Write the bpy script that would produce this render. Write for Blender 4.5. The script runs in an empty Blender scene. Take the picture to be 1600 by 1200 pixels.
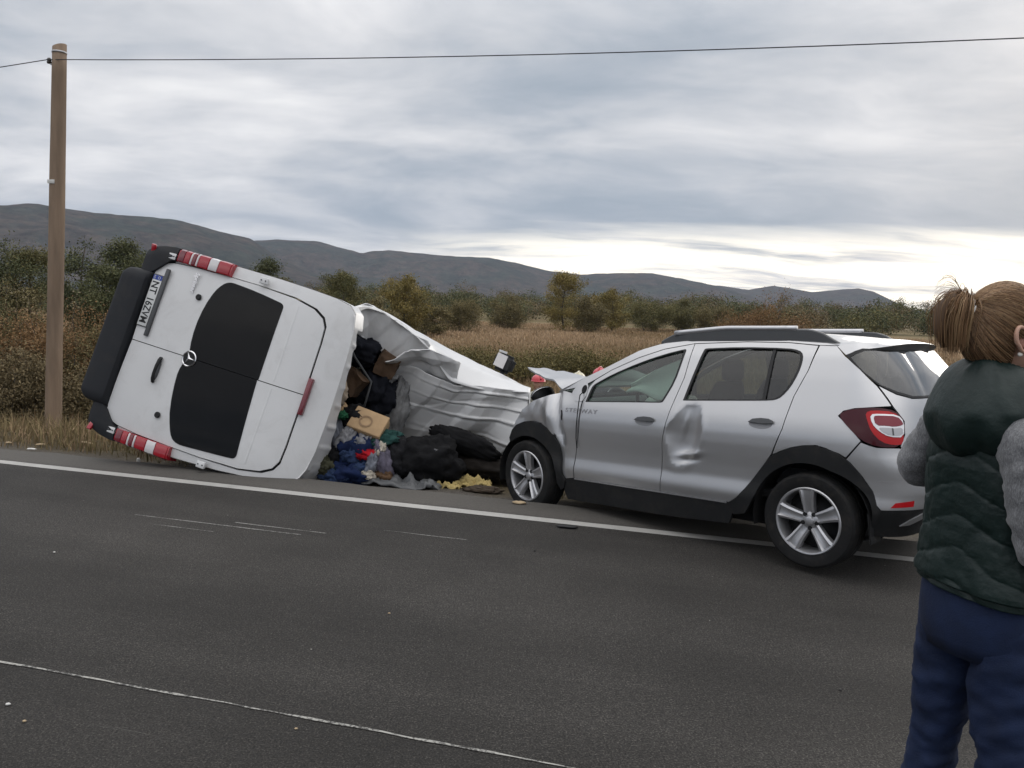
import bpy, bmesh, math, random
import numpy as np
from mathutils import Vector, Matrix, noise as mnoise
from mathutils.geometry import delaunay_2d_cdt

random.seed(7)
RNG = np.random.default_rng(7)
R = math.radians
scene = bpy.context.scene
COL = scene.collection

# ------------------------------------------------------------------ camera
cam_d = bpy.data.cameras.new('camera')
cam = bpy.data.objects.new('camera', cam_d)
COL.objects.link(cam)
cam_d.sensor_width = 36.0
cam_d.lens = 28.125
cam_d.clip_end = 40000
cam_d.clip_start = 0.05
_p, _r = R(5.7), R(2.13)
_f = Vector((0, math.cos(_p), -math.sin(_p)))
_a = Vector((1, 0, 0)); _b = _a.cross(_f)
_rt = _a * math.cos(_r) + _b * math.sin(_r)
_up = _b * math.cos(_r) - _a * math.sin(_r)
cam.matrix_world = Matrix(((_rt.x, _up.x, -_f.x, 0), (_rt.y, _up.y, -_f.y, 0), (_rt.z, _up.z, -_f.z, 1.70), (0, 0, 0, 1)))
scene.camera = cam

# ------------------------------------------------------------------ sky and sun
SUN_EL, SUN_AZ = R(14), R(38)          # the sun stands low behind the cloud, ahead and to the right
world = bpy.data.worlds.new('World')
scene.world = world
world.use_nodes = True


def NT(tree):
    nt = tree.nodes; lk = tree.links

    def N(t, **kw):
        n = nt.new(t)
        for k, v in kw.items():
            if k.startswith('i_'):
                key = k[2:]
                key = int(key) if key.isdigit() else key.replace('_', ' ')
                n.inputs[key].default_value = v
            else:
                setattr(n, k, v)
        return n

    def L(a, b):
        lk.new(a, b)

    def M(op, a, b=None, c=None, clamp=False):
        n = nt.new('ShaderNodeMath'); n.operation = op; n.use_clamp = clamp
        for i, v in enumerate((a, b, c)):
            if v is None:
                continue
            if isinstance(v, (int, float)):
                n.inputs[i].default_value = v
            else:
                lk.new(v, n.inputs[i])
        return n.outputs[0]

    def MIX(f, a, b, blend='MIX'):
        n = nt.new('ShaderNodeMix'); n.data_type = 'RGBA'; n.blend_type = blend
        for s, v in ((0, f), (6, a), (7, b)):
            if isinstance(v, (int, float)):
                n.inputs[s].default_value = v
            elif isinstance(v, (tuple, list)):
                n.inputs[s].default_value = tuple(v) + ((1,) if len(v) == 3 else ())
            else:
                lk.new(v, n.inputs[s])
        return n.outputs[2]

    def RAMP(f, *stops, interp='LINEAR'):
        n = nt.new('ShaderNodeValToRGB'); cr = n.color_ramp; cr.interpolation = interp
        while len(cr.elements) < len(stops):
            cr.elements.new(0.5)
        for e, (pos, c) in zip(cr.elements, stops):
            e.position = pos
            if isinstance(c, (int, float)):
                c = (c, c, c)
            e.color = tuple(c) + (1,)
        lk.new(f, n.inputs[0])
        return n.outputs[0]

    def NOISE(vec, scale, detail=4, rough=0.5, dist=0.0):
        n = nt.new('ShaderNodeTexNoise')
        n.inputs['Scale'].default_value = scale
        n.inputs['Detail'].default_value = detail
        n.inputs['Roughness'].default_value = rough
        n.inputs['Distortion'].default_value = dist
        if vec is not None:
            lk.new(vec, n.inputs['Vector'])
        return n.outputs['Fac']

    def MAP(vec, loc=(0, 0, 0), rot=(0, 0, 0), scale=(1, 1, 1)):
        n = nt.new('ShaderNodeMapping')
        n.inputs['Location'].default_value = loc
        n.inputs['Rotation'].default_value = rot
        n.inputs['Scale'].default_value = scale
        lk.new(vec, n.inputs['Vector'])
        return n.outputs[0]
    return N, L, M, MIX, RAMP, NOISE, MAP


def build_world():
    t = world.node_tree
    t.nodes.clear()
    N, L, M, MIX, RAMP, NOISE, MAP = NT(t)
    out = N('ShaderNodeOutputWorld'); bg = N('ShaderNodeBackground')
    sky = N('ShaderNodeTexSky', sky_type='NISHITA', sun_disc=False)
    sky.sun_elevation = SUN_EL; sky.sun_rotation = SUN_AZ
    sky.altitude = 300; sky.air_density = 1.0; sky.dust_density = 2.0
    tc = N('ShaderNodeTexCoord')
    sep = N('ShaderNodeSeparateXYZ'); L(tc.outputs['Generated'], sep.inputs[0])
    x, y, z = sep.outputs
    zz = M('ADD', M('MAXIMUM', z, 0.0), 0.15)
    com = N('ShaderNodeCombineXYZ')
    L(M('DIVIDE', x, zz), com.inputs[0]); L(M('DIVIDE', y, zz), com.inputs[1])
    pl = com.outputs[0]
    # the cloud deck lies in long soft rolls, pale above and blue grey beneath
    wv = N('ShaderNodeTexNoise'); wv.inputs['Scale'].default_value = .5; wv.inputs['Detail'].default_value = 3
    L(pl, wv.inputs['Vector'])
    wa = N('ShaderNodeVectorMath', operation='MULTIPLY_ADD'); L(wv.outputs['Color'], wa.inputs[0]); wa.inputs[1].default_value = (1.1, 1.1, 0); L(pl, wa.inputs[2])
    pw = wa.outputs[0]
    n1 = NOISE(MAP(pw, (3.1, 1.7, 0), (0, 0, R(-20)), (0.60, 0.85, 1)), 0.95, 5, 0.52, 0.3)
    n2 = NOISE(MAP(pw, (9.4, 4.2, 0), (0, 0, R(-12)), (0.8, 1.0, 1)), 2.6, 6, 0.6, 0.2)
    n3 = NOISE(MAP(pl, (1.3, 6.6, 0), (0, 0, R(-8)), (0.5, 0.8, 1)), 0.30, 2, 0.5, 0.0)
    d = M('ADD', M('ADD', M('MULTIPLY', n1, 0.60), M('MULTIPLY', n2, 0.22)), M('MULTIPLY', n3, 0.18))
    # the belly of the deck is darker some way above the hills
    low = M('SUBTRACT', 1.0, M('DIVIDE', M('ABSOLUTE', M('SUBTRACT', z, .150)), .11), clamp=True)
    d = M('SUBTRACT', M('ADD', d, M('MULTIPLY', M('SUBTRACT', z, .17), .16)), M('MULTIPLY', low, .035))
    deck = RAMP(d, (0.38, (.285, .335, .395)), (0.45, (.385, .42, .47)), (0.51, (.525, .54, .57)), (0.57, (.67, .67, .685)), (0.66, (.88, .87, .86)))
    cie = M('ADD', M('MULTIPLY', M('MAXIMUM', M('SUBTRACT', z, .30), 0.0), 1.6), 1.0)   # an overcast deck grows brighter towards the zenith
    cc = N('ShaderNodeCombineXYZ')
    for q in range(3): L(cie, cc.inputs[q])
    deck = MIX(1.0, deck, cc.outputs[0], 'MULTIPLY')
    # clear strip low over the hills towards the sunset
    el = M('SUBTRACT', z, M('MULTIPLY', M('SUBTRACT', NOISE(MAP(pl, (0.4, 2.2, 0), (0, 0, 0), (0.25, 0.8, 1)), 1.1, 5, .6), 0.5), 0.06))
    band = M('MULTIPLY', M('SUBTRACT', 1.0, M('DIVIDE', M('ABSOLUTE', M('SUBTRACT', el, 0.046)), 0.052), clamp=True), 1.8, clamp=True)
    az = N('ShaderNodeVectorMath', operation='DOT_PRODUCT')
    az.inputs[1].default_value = (math.sin(R(27)), math.cos(R(27)), 0)
    L(tc.outputs['Generated'], az.inputs[0])
    side = M('MULTIPLY', M('SUBTRACT', az.outputs['Value'], 0.80), 7.0, clamp=True)
    st = RAMP(NOISE(MAP(pw, (2.0, 8.2, 0), (0, 0, R(-6)), (0.30, 0.9, 1)), 1.7, 5, .6), (0.36, 0.0), (0.50, 1.0))
    gap = M('MULTIPLY', M('MULTIPLY', band, side), st)
    col = MIX(gap, deck, (1.55, 1.42, 1.18))
    # thin places let the blue of the upper air through
    skyn = MIX(1.0, sky.outputs[0], (0.55, 0.55, 0.55), 'MULTIPLY')
    thin = M('MULTIPLY', RAMP(n3, (0.40, 0.06), (0.62, 0.015)), 1.0)
    cl10 = MIX(1.0, col, (10.0, 10.0, 10.0), 'MULTIPLY')
    fin = MIX(thin, cl10, skyn)
    L(fin, bg.inputs[0]); bg.inputs[1].default_value = 0.1
    L(bg.outputs[0], out.inputs[0])


build_world()
sun_d = bpy.data.lights.new('sun', 'SUN')
sun_d.energy = 0.7; sun_d.angle = R(30); sun_d.color = (1.0, 0.93, 0.84)
sun = bpy.data.objects.new('sun', sun_d); COL.objects.link(sun)
_d = Vector((math.sin(SUN_AZ) * math.cos(SUN_EL), math.cos(SUN_AZ) * math.cos(SUN_EL), math.sin(SUN_EL)))
sun.rotation_euler = _d.to_track_quat('Z', 'Y').to_euler()
vs = scene.view_settings
vs.view_transform = 'Standard'; vs.look = 'None'; vs.gamma = 1.0; vs.use_curve_mapping = False
vs.exposure = 0.3
scene.render.engine = 'CYCLES'
cy = scene.cycles
cy.use_denoising = True
cy.max_bounces = 8; cy.transparent_max_bounces = 12; cy.volume_bounces = 1
cy.caustics_reflective = False; cy.caustics_refractive = False
cy.sample_clamp_indirect = 4.0

# ------------------------------------------------------------------ helpers
MATS = {}


def mat(name, color=(.5, .5, .5), rough=.6, metal=0.0, spec=.5, coat=0.0, bump=0.0, bscale=60, var=0.0, vscale=3.0,
        dirt=0.0, trans=0.0, emit=None, sheen=0.0, bdetail=4, subsurf=0.0, attr=None, alpha=1.0, coords='Object', ior=1.45):
    if name in MATS:
        return MATS[name]
    m = bpy.data.materials.new(name); m.use_nodes = True; MATS[name] = m
    t = m.node_tree; t.nodes.clear()
    N, L, M, MIX, RAMP, NOISE, MAP = NT(t)
    out = N('ShaderNodeOutputMaterial'); b = N('ShaderNodeBsdfPrincipled')
    L(b.outputs[0], out.inputs[0])
    b.inputs['Roughness'].default_value = rough
    b.inputs['Metallic'].default_value = metal
    b.inputs['Specular IOR Level'].default_value = spec
    b.inputs['Coat Weight'].default_value = coat
    b.inputs['Coat Roughness'].default_value = 0.06
    b.inputs['Transmission Weight'].default_value = trans
    b.inputs['Sheen Weight'].default_value = sheen
    b.inputs['Subsurface Weight'].default_value = subsurf
    b.inputs['IOR'].default_value = ior
    b.inputs['Alpha'].default_value = alpha
    if subsurf:
        b.inputs['Subsurface Radius'].default_value = (.012, .005, .003)
    tc = N('ShaderNodeTexCoord'); ob = tc.outputs[coords]
    col = tuple(color) + (1,)
    b.inputs['Base Color'].default_value = col
    c = None
    if attr:
        an = N('ShaderNodeVertexColor', layer_name=attr); c = an.outputs[0]
    if var:
        f = NOISE(ob, vscale, 6, .6)
        lo = tuple(max(0, v * (1 - var)) for v in color); hi = tuple(min(1, v * (1 + var)) for v in color)
        if c is None:
            c = RAMP(f, (0.3, lo), (0.7, hi))
        else:
            c = MIX(1.0, c, RAMP(f, (0.3, 1 - var), (0.7, 1 + var)), 'MULTIPLY')
    if dirt:
        f = RAMP(NOISE(ob, vscale * 2.3, 8, .68, .6), (0.50, 0.0), (0.74, dirt))
        c = MIX(f, c if c is not None else col[:3], (.16, .135, .105))
        rn = M('ADD', M('MULTIPLY', f, .4), rough, clamp=True); L(rn, b.inputs['Roughness'])
    if c is not None:
        L(c, b.inputs['Base Color'])
    if bump:
        bn = N('ShaderNodeBump'); bn.inputs['Strength'].default_value = bump
        bn.inputs['Distance'].default_value = 0.02
        L(NOISE(ob, bscale, bdetail, .6), bn.inputs['Height']); L(bn.outputs[0], b.inputs['Normal'])
    if emit:
        b.inputs['Emission Color'].default_value = tuple(emit[:3]) + (1,)
        b.inputs['Emission Strength'].default_value = emit[3]
    return m


def empty(name, loc=(0, 0, 0), matrix=None):
    o = bpy.data.objects.new(name, None); COL.objects.link(o)
    o.empty_display_size = .2
    if matrix is not None:
        o.matrix_world = matrix
    else:
        o.location = loc
    return o


def tag(o, label=None, cat=None, group=None, kind=None):
    if label: o['label'] = label
    if cat: o['category'] = cat
    if group: o['group'] = group
    if kind: o['kind'] = kind
    return o


def mk(name, verts, faces, m=None, parent=None, smooth=True, normals=None, mats=None, midx=None):
    me = bpy.data.meshes.new(name)
    me.from_pydata([tuple(v) for v in verts], [], [tuple(f) for f in faces])
    me.update()
    o = bpy.data.objects.new(name, me); COL.objects.link(o)
    for mm in (mats or ([m] if m else [])):
        me.materials.append(mm)
    if midx is not None:
        me.polygons.foreach_set('material_index', midx)
    if smooth:
        me.polygons.foreach_set('use_smooth', [True] * len(me.polygons))
    if normals is not None:
        me.normals_split_custom_set_from_vertices([tuple(n) for n in normals])
    if parent is not None:
        o.parent = parent
    return o


def mkbm(name, bm, m=None, parent=None, smooth=False, angle=None):
    me = bpy.data.meshes.new(name); bm.to_mesh(me); bm.free()
    o = bpy.data.objects.new(name, me); COL.objects.link(o)
    if m: me.materials.append(m)
    if smooth:
        me.polygons.foreach_set('use_smooth', [True] * len(me.polygons))
        if angle:
            me.set_sharp_from_angle(angle=R(angle))
    if parent is not None:
        o.parent = parent
    return o


def nptri(name, V, F, m, cols=None, smooth=False, parent=None, k=3):
    """big mesh from numpy arrays (k corners to a face), optional colour for each vertex"""
    me = bpy.data.meshes.new(name)
    me.vertices.add(len(V)); me.vertices.foreach_set('co', np.ascontiguousarray(V, np.float32).ravel())
    me.loops.add(len(F) * k); me.loops.foreach_set('vertex_index', np.ascontiguousarray(F, np.int32).ravel())
    me.polygons.add(len(F))
    me.polygons.foreach_set('loop_start', np.arange(0, len(F) * k, k, dtype=np.int32))
    if smooth:
        me.polygons.foreach_set('use_smooth', np.ones(len(F), bool))
    if cols is not None:
        a = me.color_attributes.new('tint', 'FLOAT_COLOR', 'POINT')
        c = np.ones((len(V), 4), np.float32); c[:, :3] = cols
        a.data.foreach_set('color', c.ravel())
    me.update(calc_edges=True); me.validate()
    me.materials.append(m)
    o = bpy.data.objects.new(name, me); COL.objects.link(o)
    if parent is not None:
        o.parent = parent
    return o


def box(name, c, s, m, parent=None, bevel=0.0, rot=None, seg=2):
    bm = bmesh.new(); bmesh.ops.create_cube(bm, size=1)
    bmesh.ops.scale(bm, vec=s, verts=bm.verts)
    if bevel:
        bmesh.ops.bevel(bm, geom=bm.edges[:], offset=bevel, segments=seg, affect='EDGES', profile=.5)
    if rot is not None:
        bmesh.ops.rotate(bm, matrix=rot, verts=bm.verts)
    bmesh.ops.translate(bm, vec=c, verts=bm.verts)
    return mkbm(name, bm, m, parent, smooth=bool(bevel), angle=40)


def tube(name, pts, rad, m, parent=None, seg=10, cap=True, smooth=True):
    """round tube through points; rad a number or one number for each point, or (a, b) pairs"""
    pts = [Vector(p) for p in pts]; n = len(pts)
    rad = [rad] * n if isinstance(rad, (int, float)) else list(rad)
    V = []; Fc = []
    up = Vector((0, 0, 1)); prev = None
    for i, p in enumerate(pts):
        d = (pts[min(i + 1, n - 1)] - pts[max(i - 1, 0)]).normalized()
        if prev is None:
            ref = up if abs(d.z) < .9 else Vector((0, 1, 0))
            a = d.cross(ref).normalized()
        else:
            a = (prev - d * prev.dot(d)).normalized()
        prev = a; b = d.cross(a)
        r = rad[i]; ra, rb = (r, r) if isinstance(r, (int, float)) else r
        for k in range(seg):
            th = 2 * math.pi * k / seg
            V.append(p + a * (ra * math.cos(th)) + b * (rb * math.sin(th)))
    for i in range(n - 1):
        for k in range(seg):
            k2 = (k + 1) % seg
            Fc.append((i * seg + k, i * seg + k2, (i + 1) * seg + k2, (i + 1) * seg + k))
    if cap:
        Fc.append(tuple(range(seg))[::-1]); Fc.append(tuple((n - 1) * seg + k for k in range(seg)))
    return mk(name, V, Fc, m, parent, smooth=smooth)


def lathe(name, prof, m, parent=None, seg=40, axis='Y', smooth=True, angle=35, matrix=None):
    """profile of (radius, height) points spun about an axis"""
    V = []; Fc = []
    for r, h in prof:
        for k in range(seg):
            th = 2 * math.pi * k / seg; c, s = r * math.cos(th), r * math.sin(th)
            V.append({'Y': (c, h, s), 'Z': (c, s, h), 'X': (h, c, s)}[axis])
    for i in range(len(prof) - 1):
        for k in range(seg):
            k2 = (k + 1) % seg
            Fc.append((i * seg + k, i * seg + k2, (i + 1) * seg + k2, (i + 1) * seg + k))
    o = mk(name, V, Fc, m, parent, smooth)
    if smooth and angle:
        o.data.set_sharp_from_angle(angle=R(angle))
    if matrix is not None:
        o.data.transform(matrix)
    return o


def inpoly(P, poly):
    """which points of P (n,2) lie inside the polygon"""
    x, y = P[:, 0], P[:, 1]; c = np.zeros(len(P), bool); n = len(poly)
    for i in range(n):
        x1, y1 = poly[i]; x2, y2 = poly[(i + 1) % n]
        if y1 == y2:
            continue
        cond = ((y1 > y) != (y2 > y)) & (x < (x2 - x1) * (y - y1) / (y2 - y1) + x1)
        c ^= cond
    return c


def dense(poly, step, closed=True):
    out = []; n = len(poly)
    for i in range(n if closed else n - 1):
        a = np.array(poly[i], float); b = np.array(poly[(i + 1) % n], float)
        k = max(1, int(math.ceil(np.linalg.norm(b - a) / step)))
        for j in range(k):
            out.append(tuple(a + (b - a) * j / k))
    if not closed:
        out.append(tuple(poly[-1]))
    return out


def smoothpoly(pts, it=2, closed=True):
    """Chaikin corner cutting"""
    for _ in range(it):
        q = []; n = len(pts)
        rng = range(n) if closed else range(n - 1)
        if not closed: q.append(pts[0])
        for i in rng:
            a, b = np.array(pts[i], float), np.array(pts[(i + 1) % n], float)
            q.append(tuple(a * .75 + b * .25)); q.append(tuple(a * .25 + b * .75))
        if not closed: q.append(pts[-1])
        pts = q
    return pts


def panel(name, poly, surf, m, parent=None, holes=(), step=.03, thick=.012, off=0.0, mirror=False):
    """sheet cut to an outline in (u, v), laid on the surface surf(u, v), its edge turned in by thick"""
    poly = dense(poly, step); loops = [poly] + [dense(h, step) for h in holes]
    pts = []; edges = []
    for lp in loops:
        s = len(pts); pts += lp
        edges += [(s + i, s + (i + 1) % len(lp)) for i in range(len(lp))]
    nb = len(pts)
    P = np.array(poly); lo, hi = P.min(0), P.max(0)
    gx, gy = np.meshgrid(np.arange(lo[0] + step / 2, hi[0], step), np.arange(lo[1] + step / 2, hi[1], step))
    G = np.stack([gx.ravel(), gy.ravel()], 1)
    keep = inpoly(G, poly)
    for h in loops[1:]:
        keep &= ~inpoly(G, h)
    G = G[keep]
    if len(G):
        B = np.array(pts)
        dmin = np.array([np.min(np.hypot(*(B - g).T)) for g in G])
        G = G[dmin > step * .45]
    allp = [Vector(p) for p in pts] + [Vector(g) for g in G]
    vo, eo, fo, _, _, _ = delaunay_2d_cdt(allp, edges, [], 0, 1e-6)
    Vo = np.array([tuple(v) for v in vo])
    F = np.array([f for f in fo if len(f) == 3])
    C = Vo[F].mean(1)
    ok = inpoly(C, poly)
    for h in loops[1:]:
        ok &= ~inpoly(C, h)
    F = F[ok]

    def at(u, v):
        return np.array(surf(u, v))
    e = 2e-3
    Nn = []; X = []
    for u, v in Vo:
        p = at(u, v); du = at(u + e, v) - at(u - e, v); dv = at(u, v + e) - at(u, v - e)
        n = np.cross(du, dv); n /= (np.linalg.norm(n) + 1e-12)
        if getattr(surf, 'flip', False): n = -n
        X.append(p + n * off); Nn.append(n)
    X = np.array(X); Nn = np.array(Nn)
    ctr = X.mean(0)
    nv = len(X)
    # boundary rim
    V = [tuple(x) for x in X]; Fc = []
    for f in F:
        a, b, c = X[f]
        g = np.cross(b - a, c - a)
        Fc.append(tuple(f) if g @ Nn[f].mean(0) > 0 else tuple(f[::-1]))
    NN = [tuple(n) for n in Nn]
    if thick:
        from collections import Counter
        cnt = Counter()
        for f in Fc:
            for i in range(3):
                cnt[(f[i], f[(i + 1) % 3])] += 1
        bd = [(a, b) for (a, b) in cnt if (b, a) not in cnt]
        dup = {}
        for a, b in bd:
            idx = []
            for q in (a, b):
                if q not in dup:
                    dup[q] = (len(V), len(V) + 1)
                    V.append(tuple(X[q])); V.append(tuple(X[q] - Nn[q] * thick)); NN += [None, None]
                idx.append(dup[q])
            Fc.append((idx[1][0], idx[0][0], idx[0][1], idx[1][1]))
            t = X[b] - X[a]
            nn = np.cross(t, (Nn[a] + Nn[b]) / 2); nn = nn / (np.linalg.norm(nn) + 1e-9)
            for q in idx[0] + idx[1]:
                NN[q] = tuple(nn)
    if mirror:
        V = [(x, -y, z) for x, y, z in V]; Fc = [tuple(f[::-1]) for f in Fc]
        NN = [(n[0], -n[1], n[2]) for n in NN]
    return mk(name, V, Fc, m, parent, True, NN)


def fbm(p, o=4):
    return mnoise.fractal(Vector(p), 1.0, 2.0, o)


def loft(name, rings, m, parent=None, closed=True, cap=True, smooth=True):
    n = len(rings[0]); V = [tuple(p) for r in rings for p in r]; Fc = []
    for i in range(len(rings) - 1):
        for k in range(n if closed else n - 1):
            k2 = (k + 1) % n
            Fc.append((i * n + k, i * n + k2, (i + 1) * n + k2, (i + 1) * n + k))
    if cap and closed:
        Fc.append(tuple(range(n))[::-1]); Fc.append(tuple((len(rings) - 1) * n + k for k in range(n)))
    return mk(name, V, Fc, m, parent, smooth)


def text_mesh(name, body, size, m, parent, matrix, depth=.0015, scale=(1, 1, 1), bold=0.0, align='LEFT', spacing=1.0):
    cu = bpy.data.curves.new(name, 'FONT'); cu.body = body; cu.size = size; cu.extrude = depth
    cu.align_x = align; cu.offset = bold; cu.space_character = spacing
    o = bpy.data.objects.new(name + '_t', cu); COL.objects.link(o)
    dg = bpy.context.evaluated_depsgraph_get()
    me = bpy.data.meshes.new_from_object(o.evaluated_get(dg)); bpy.data.objects.remove(o)
    me.transform(matrix @ Matrix.Diagonal((*scale, 1)))
    me.materials.clear(); me.materials.append(m); me.name = name
    q = bpy.data.objects.new(name, me); COL.objects.link(q)
    q.parent = parent
    return q
# ------------------------------------------------------------------ terrain
TD = np.array([.9669, -.2552]); ND = np.array([.2552, .9669])   # along the road, across it
ZN = np.array([[-60, 0], [6.60, 0], [6.80, -.085], [7.5, -.14], [8.3, -.21], [9.5, -.55], [11.2, -1.02], [12.5, -1.15], [20, -1.2], [200, -1.2], [9000, -1.2]])


def zground(x, y):
    x = np.asarray(x, float); y = np.asarray(y, float)
    n = x * ND[0] + y * ND[1]
    return np.interp(n, ZN[:, 0], ZN[:, 1])


def W(t, n, z=0.0):
    return (t * TD[0] + n * ND[0], t * TD[1] + n * ND[1], z)


def soil_material():
    m = bpy.data.materials.new('verge_soil'); m.use_nodes = True
    t = m.node_tree; t.nodes.clear()
    N, L, M, MIX, RAMP, NOISE, MAP = NT(t)
    out = N('ShaderNodeOutputMaterial'); b = N('ShaderNodeBsdfPrincipled'); L(b.outputs[0], out.inputs[0])
    b.inputs['Roughness'].default_value = .95; b.inputs['Specular IOR Level'].default_value = .15
    tc = N('ShaderNodeTexCoord'); ob = tc.outputs['Object']
    dp = N('ShaderNodeVectorMath', operation='DOT_PRODUCT'); dp.inputs[1].default_value = (ND[0], ND[1], 0)
    L(ob, dp.inputs[0])
    wob = M('ADD', dp.outputs['Value'], M('MULTIPLY', M('SUBTRACT', NOISE(ob, 1.4, 5), .5), 1.1))
    fg = NOISE(ob, 55, 6, .7); mid = NOISE(ob, 5, 5, .6); big = NOISE(ob, .06, 4, .6)
    gravel = RAMP(fg, (.3, (.055, .050, .045)), (.52, (.105, .095, .085)), (.72, (.19, .175, .155)))
    soil = RAMP(mid, (.3, (.052, .040, .024)), (.7, (.105, .083, .046)))
    field = RAMP(big, (.38, (.115, .095, .045)), (.62, (.185, .138, .075)))
    f1 = M('DIVIDE', M('SUBTRACT', wob, 6.9), .7, clamp=True)
    f2 = M('DIVIDE', M('SUBTRACT', wob, 12.0), 14.0, clamp=True)
    c = MIX(f1, gravel, soil); c = MIX(f2, c, field)
    L(c, b.inputs['Base Color'])
    bn = N('ShaderNodeBump'); bn.inputs['Strength'].default_value = .9; bn.inputs['Distance'].default_value = .03
    L(M('ADD', fg, mid), bn.inputs['Height']); L(bn.outputs[0], b.inputs['Normal'])
    return m


def asphalt_material():
    m = bpy.data.materials.new('asphalt'); m.use_nodes = True
    t = m.node_tree; t.nodes.clear()
    N, L, M, MIX, RAMP, NOISE, MAP = NT(t)
    out = N('ShaderNodeOutputMaterial'); b = N('ShaderNodeBsdfPrincipled'); L(b.outputs[0], out.inputs[0])
    tc = N('ShaderNodeTexCoord'); ob = tc.outputs['Object']
    rot = MAP(ob, rot=(0, 0, math.atan2(.2552, .9669)))
    agg = NOISE(ob, 110, 4, .8); agg2 = NOISE(ob, 30, 5, .72); big = NOISE(ob, .40, 6, .65)
    track = NOISE(MAP(rot, scale=(.07, 1.0, 1)), 1.5, 4, .55)
    c = RAMP(agg, (.34, (.008, .0076, .0072)), (.47, (.034, .032, .0297)), (.58, (.066, .062, .0575)), (.70, (.19, .178, .163)))
    c = MIX(1.0, c, RAMP(agg2, (.32, .60), (.68, 1.42)), 'MULTIPLY')
    c = MIX(1.0, c, RAMP(big, (.34, .70), (.66, 1.28)), 'MULTIPLY')
    c = MIX(1.0, c, RAMP(track, (.3, .80), (.7, 1.22)), 'MULTIPLY')
    # paler, dustier strip outside the edge line
    sp = N('ShaderNodeSeparateXYZ'); L(rot, sp.inputs[0])
    ed = M('DIVIDE', M('SUBTRACT', M('ADD', sp.outputs[1], M('MULTIPLY', M('SUBTRACT', agg2, .5), .3)), 6.0), .25, clamp=True)
    c = MIX(M('MULTIPLY', ed, .60), c, MIX(agg2, (.10, .094, .086), (.215, .203, .187)))
    # vignette put into the colour: asphalt darkened on this side of the thin line
    nr = M('DIVIDE', M('SUBTRACT', 2.783, sp.outputs[1]), .02, clamp=True)
    c = MIX(M('MULTIPLY', nr, .24), c, (.012, .0115, .011))
    c = MIX(1.0, c, (.80, .79, .78), 'MULTIPLY')
    # a few pale stone chips and paint specks
    vo = N('ShaderNodeTexVoronoi'); vo.inputs['Scale'].default_value = 5.5; vo.inputs['Randomness'].default_value = 1
    L(ob, vo.inputs['Vector'])
    spk = M('LESS_THAN', vo.outputs['Distance'], .022)
    c = MIX(M('MULTIPLY', spk, M('GREATER_THAN', NOISE(ob, 3.7, 2), .56)), c, (.34, .33, .31))
    # hairline scrapes
    scr = NOISE(MAP(rot, (3, 1, 0), (0, 0, R(2)), (.35, 30, 1)), 1.0, 2, .5)
    msk = RAMP(NOISE(ob, .9, 3), (.56, 0.0), (.66, 1.0))
    c = MIX(M('MULTIPLY', M('GREATER_THAN', scr, .76), M('MULTIPLY', msk, .25)), c, (.26, .25, .235))
    L(c, b.inputs['Base Color'])
    L(RAMP(agg2, (.3, .78), (.7, .95)), b.inputs['Roughness'])
    b.inputs['Specular IOR Level'].default_value = .28
    bn = N('ShaderNodeBump'); bn.inputs['Strength'].default_value = .75; bn.inputs['Distance'].default_value = .006
    L(M('ADD', agg, M('MULTIPLY', agg2, .6)), bn.inputs['Height']); L(bn.outputs[0], b.inputs['Normal'])
    return m


def paint_material(name, worn, col):
    m = bpy.data.materials.new(name); m.use_nodes = True
    t = m.node_tree; t.nodes.clear()
    N, L, M, MIX, RAMP, NOISE, MAP = NT(t)
    out = N('ShaderNodeOutputMaterial'); b = N('ShaderNodeBsdfPrincipled'); L(b.outputs[0], out.inputs[0])
    tc = N('ShaderNodeTexCoord'); ob = tc.outputs['Object']
    f = M('ADD', M('MULTIPLY', NOISE(ob, 70, 5, .7), .6), M('MULTIPLY', NOISE(ob, 6, 4, .6), .4))
    c = RAMP(f, (worn - .06, (.05, .048, .045)), (worn + .02, tuple(v * .8 for v in col)), (worn + .2, col))
    L(c, b.inputs['Base Color']); b.inputs['Roughness'].default_value = .75
    bn = N('ShaderNodeBump'); bn.inputs['Strength'].default_value = .5; bn.inputs['Distance'].default_value = .004
    L(NOISE(ob, 140, 3, .7), bn.inputs['Height']); L(bn.outputs[0], b.inputs['Normal'])
    return m


def strip(name, t0, t1, n0, n1, z, m, dt=.25, jag=0.0, kind='structure', parent=None, grow=1.0):
    ts = [t0]; d = dt
    while ts[-1] < t1:
        ts.append(ts[-1] + dt * (1 + grow * max(0, (abs(ts[-1]) - 14) / 10)))
    V = []; F = []
    for t in ts:
        a = n0 + jag * fbm((t * 3.1, 1.7, n0), 3); b = n1 + jag * fbm((t * 3.1, 9.1, n1), 3)
        V += [W(t, a, z), W(t, b, z)]
    for i in range(len(ts) - 1):
        F.append((2 * i, 2 * i + 2, 2 * i + 3, 2 * i + 1))
    o = mk(name, V, F, m, parent, smooth=False)
    if kind: tag(o, kind=kind)
    return o


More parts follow.
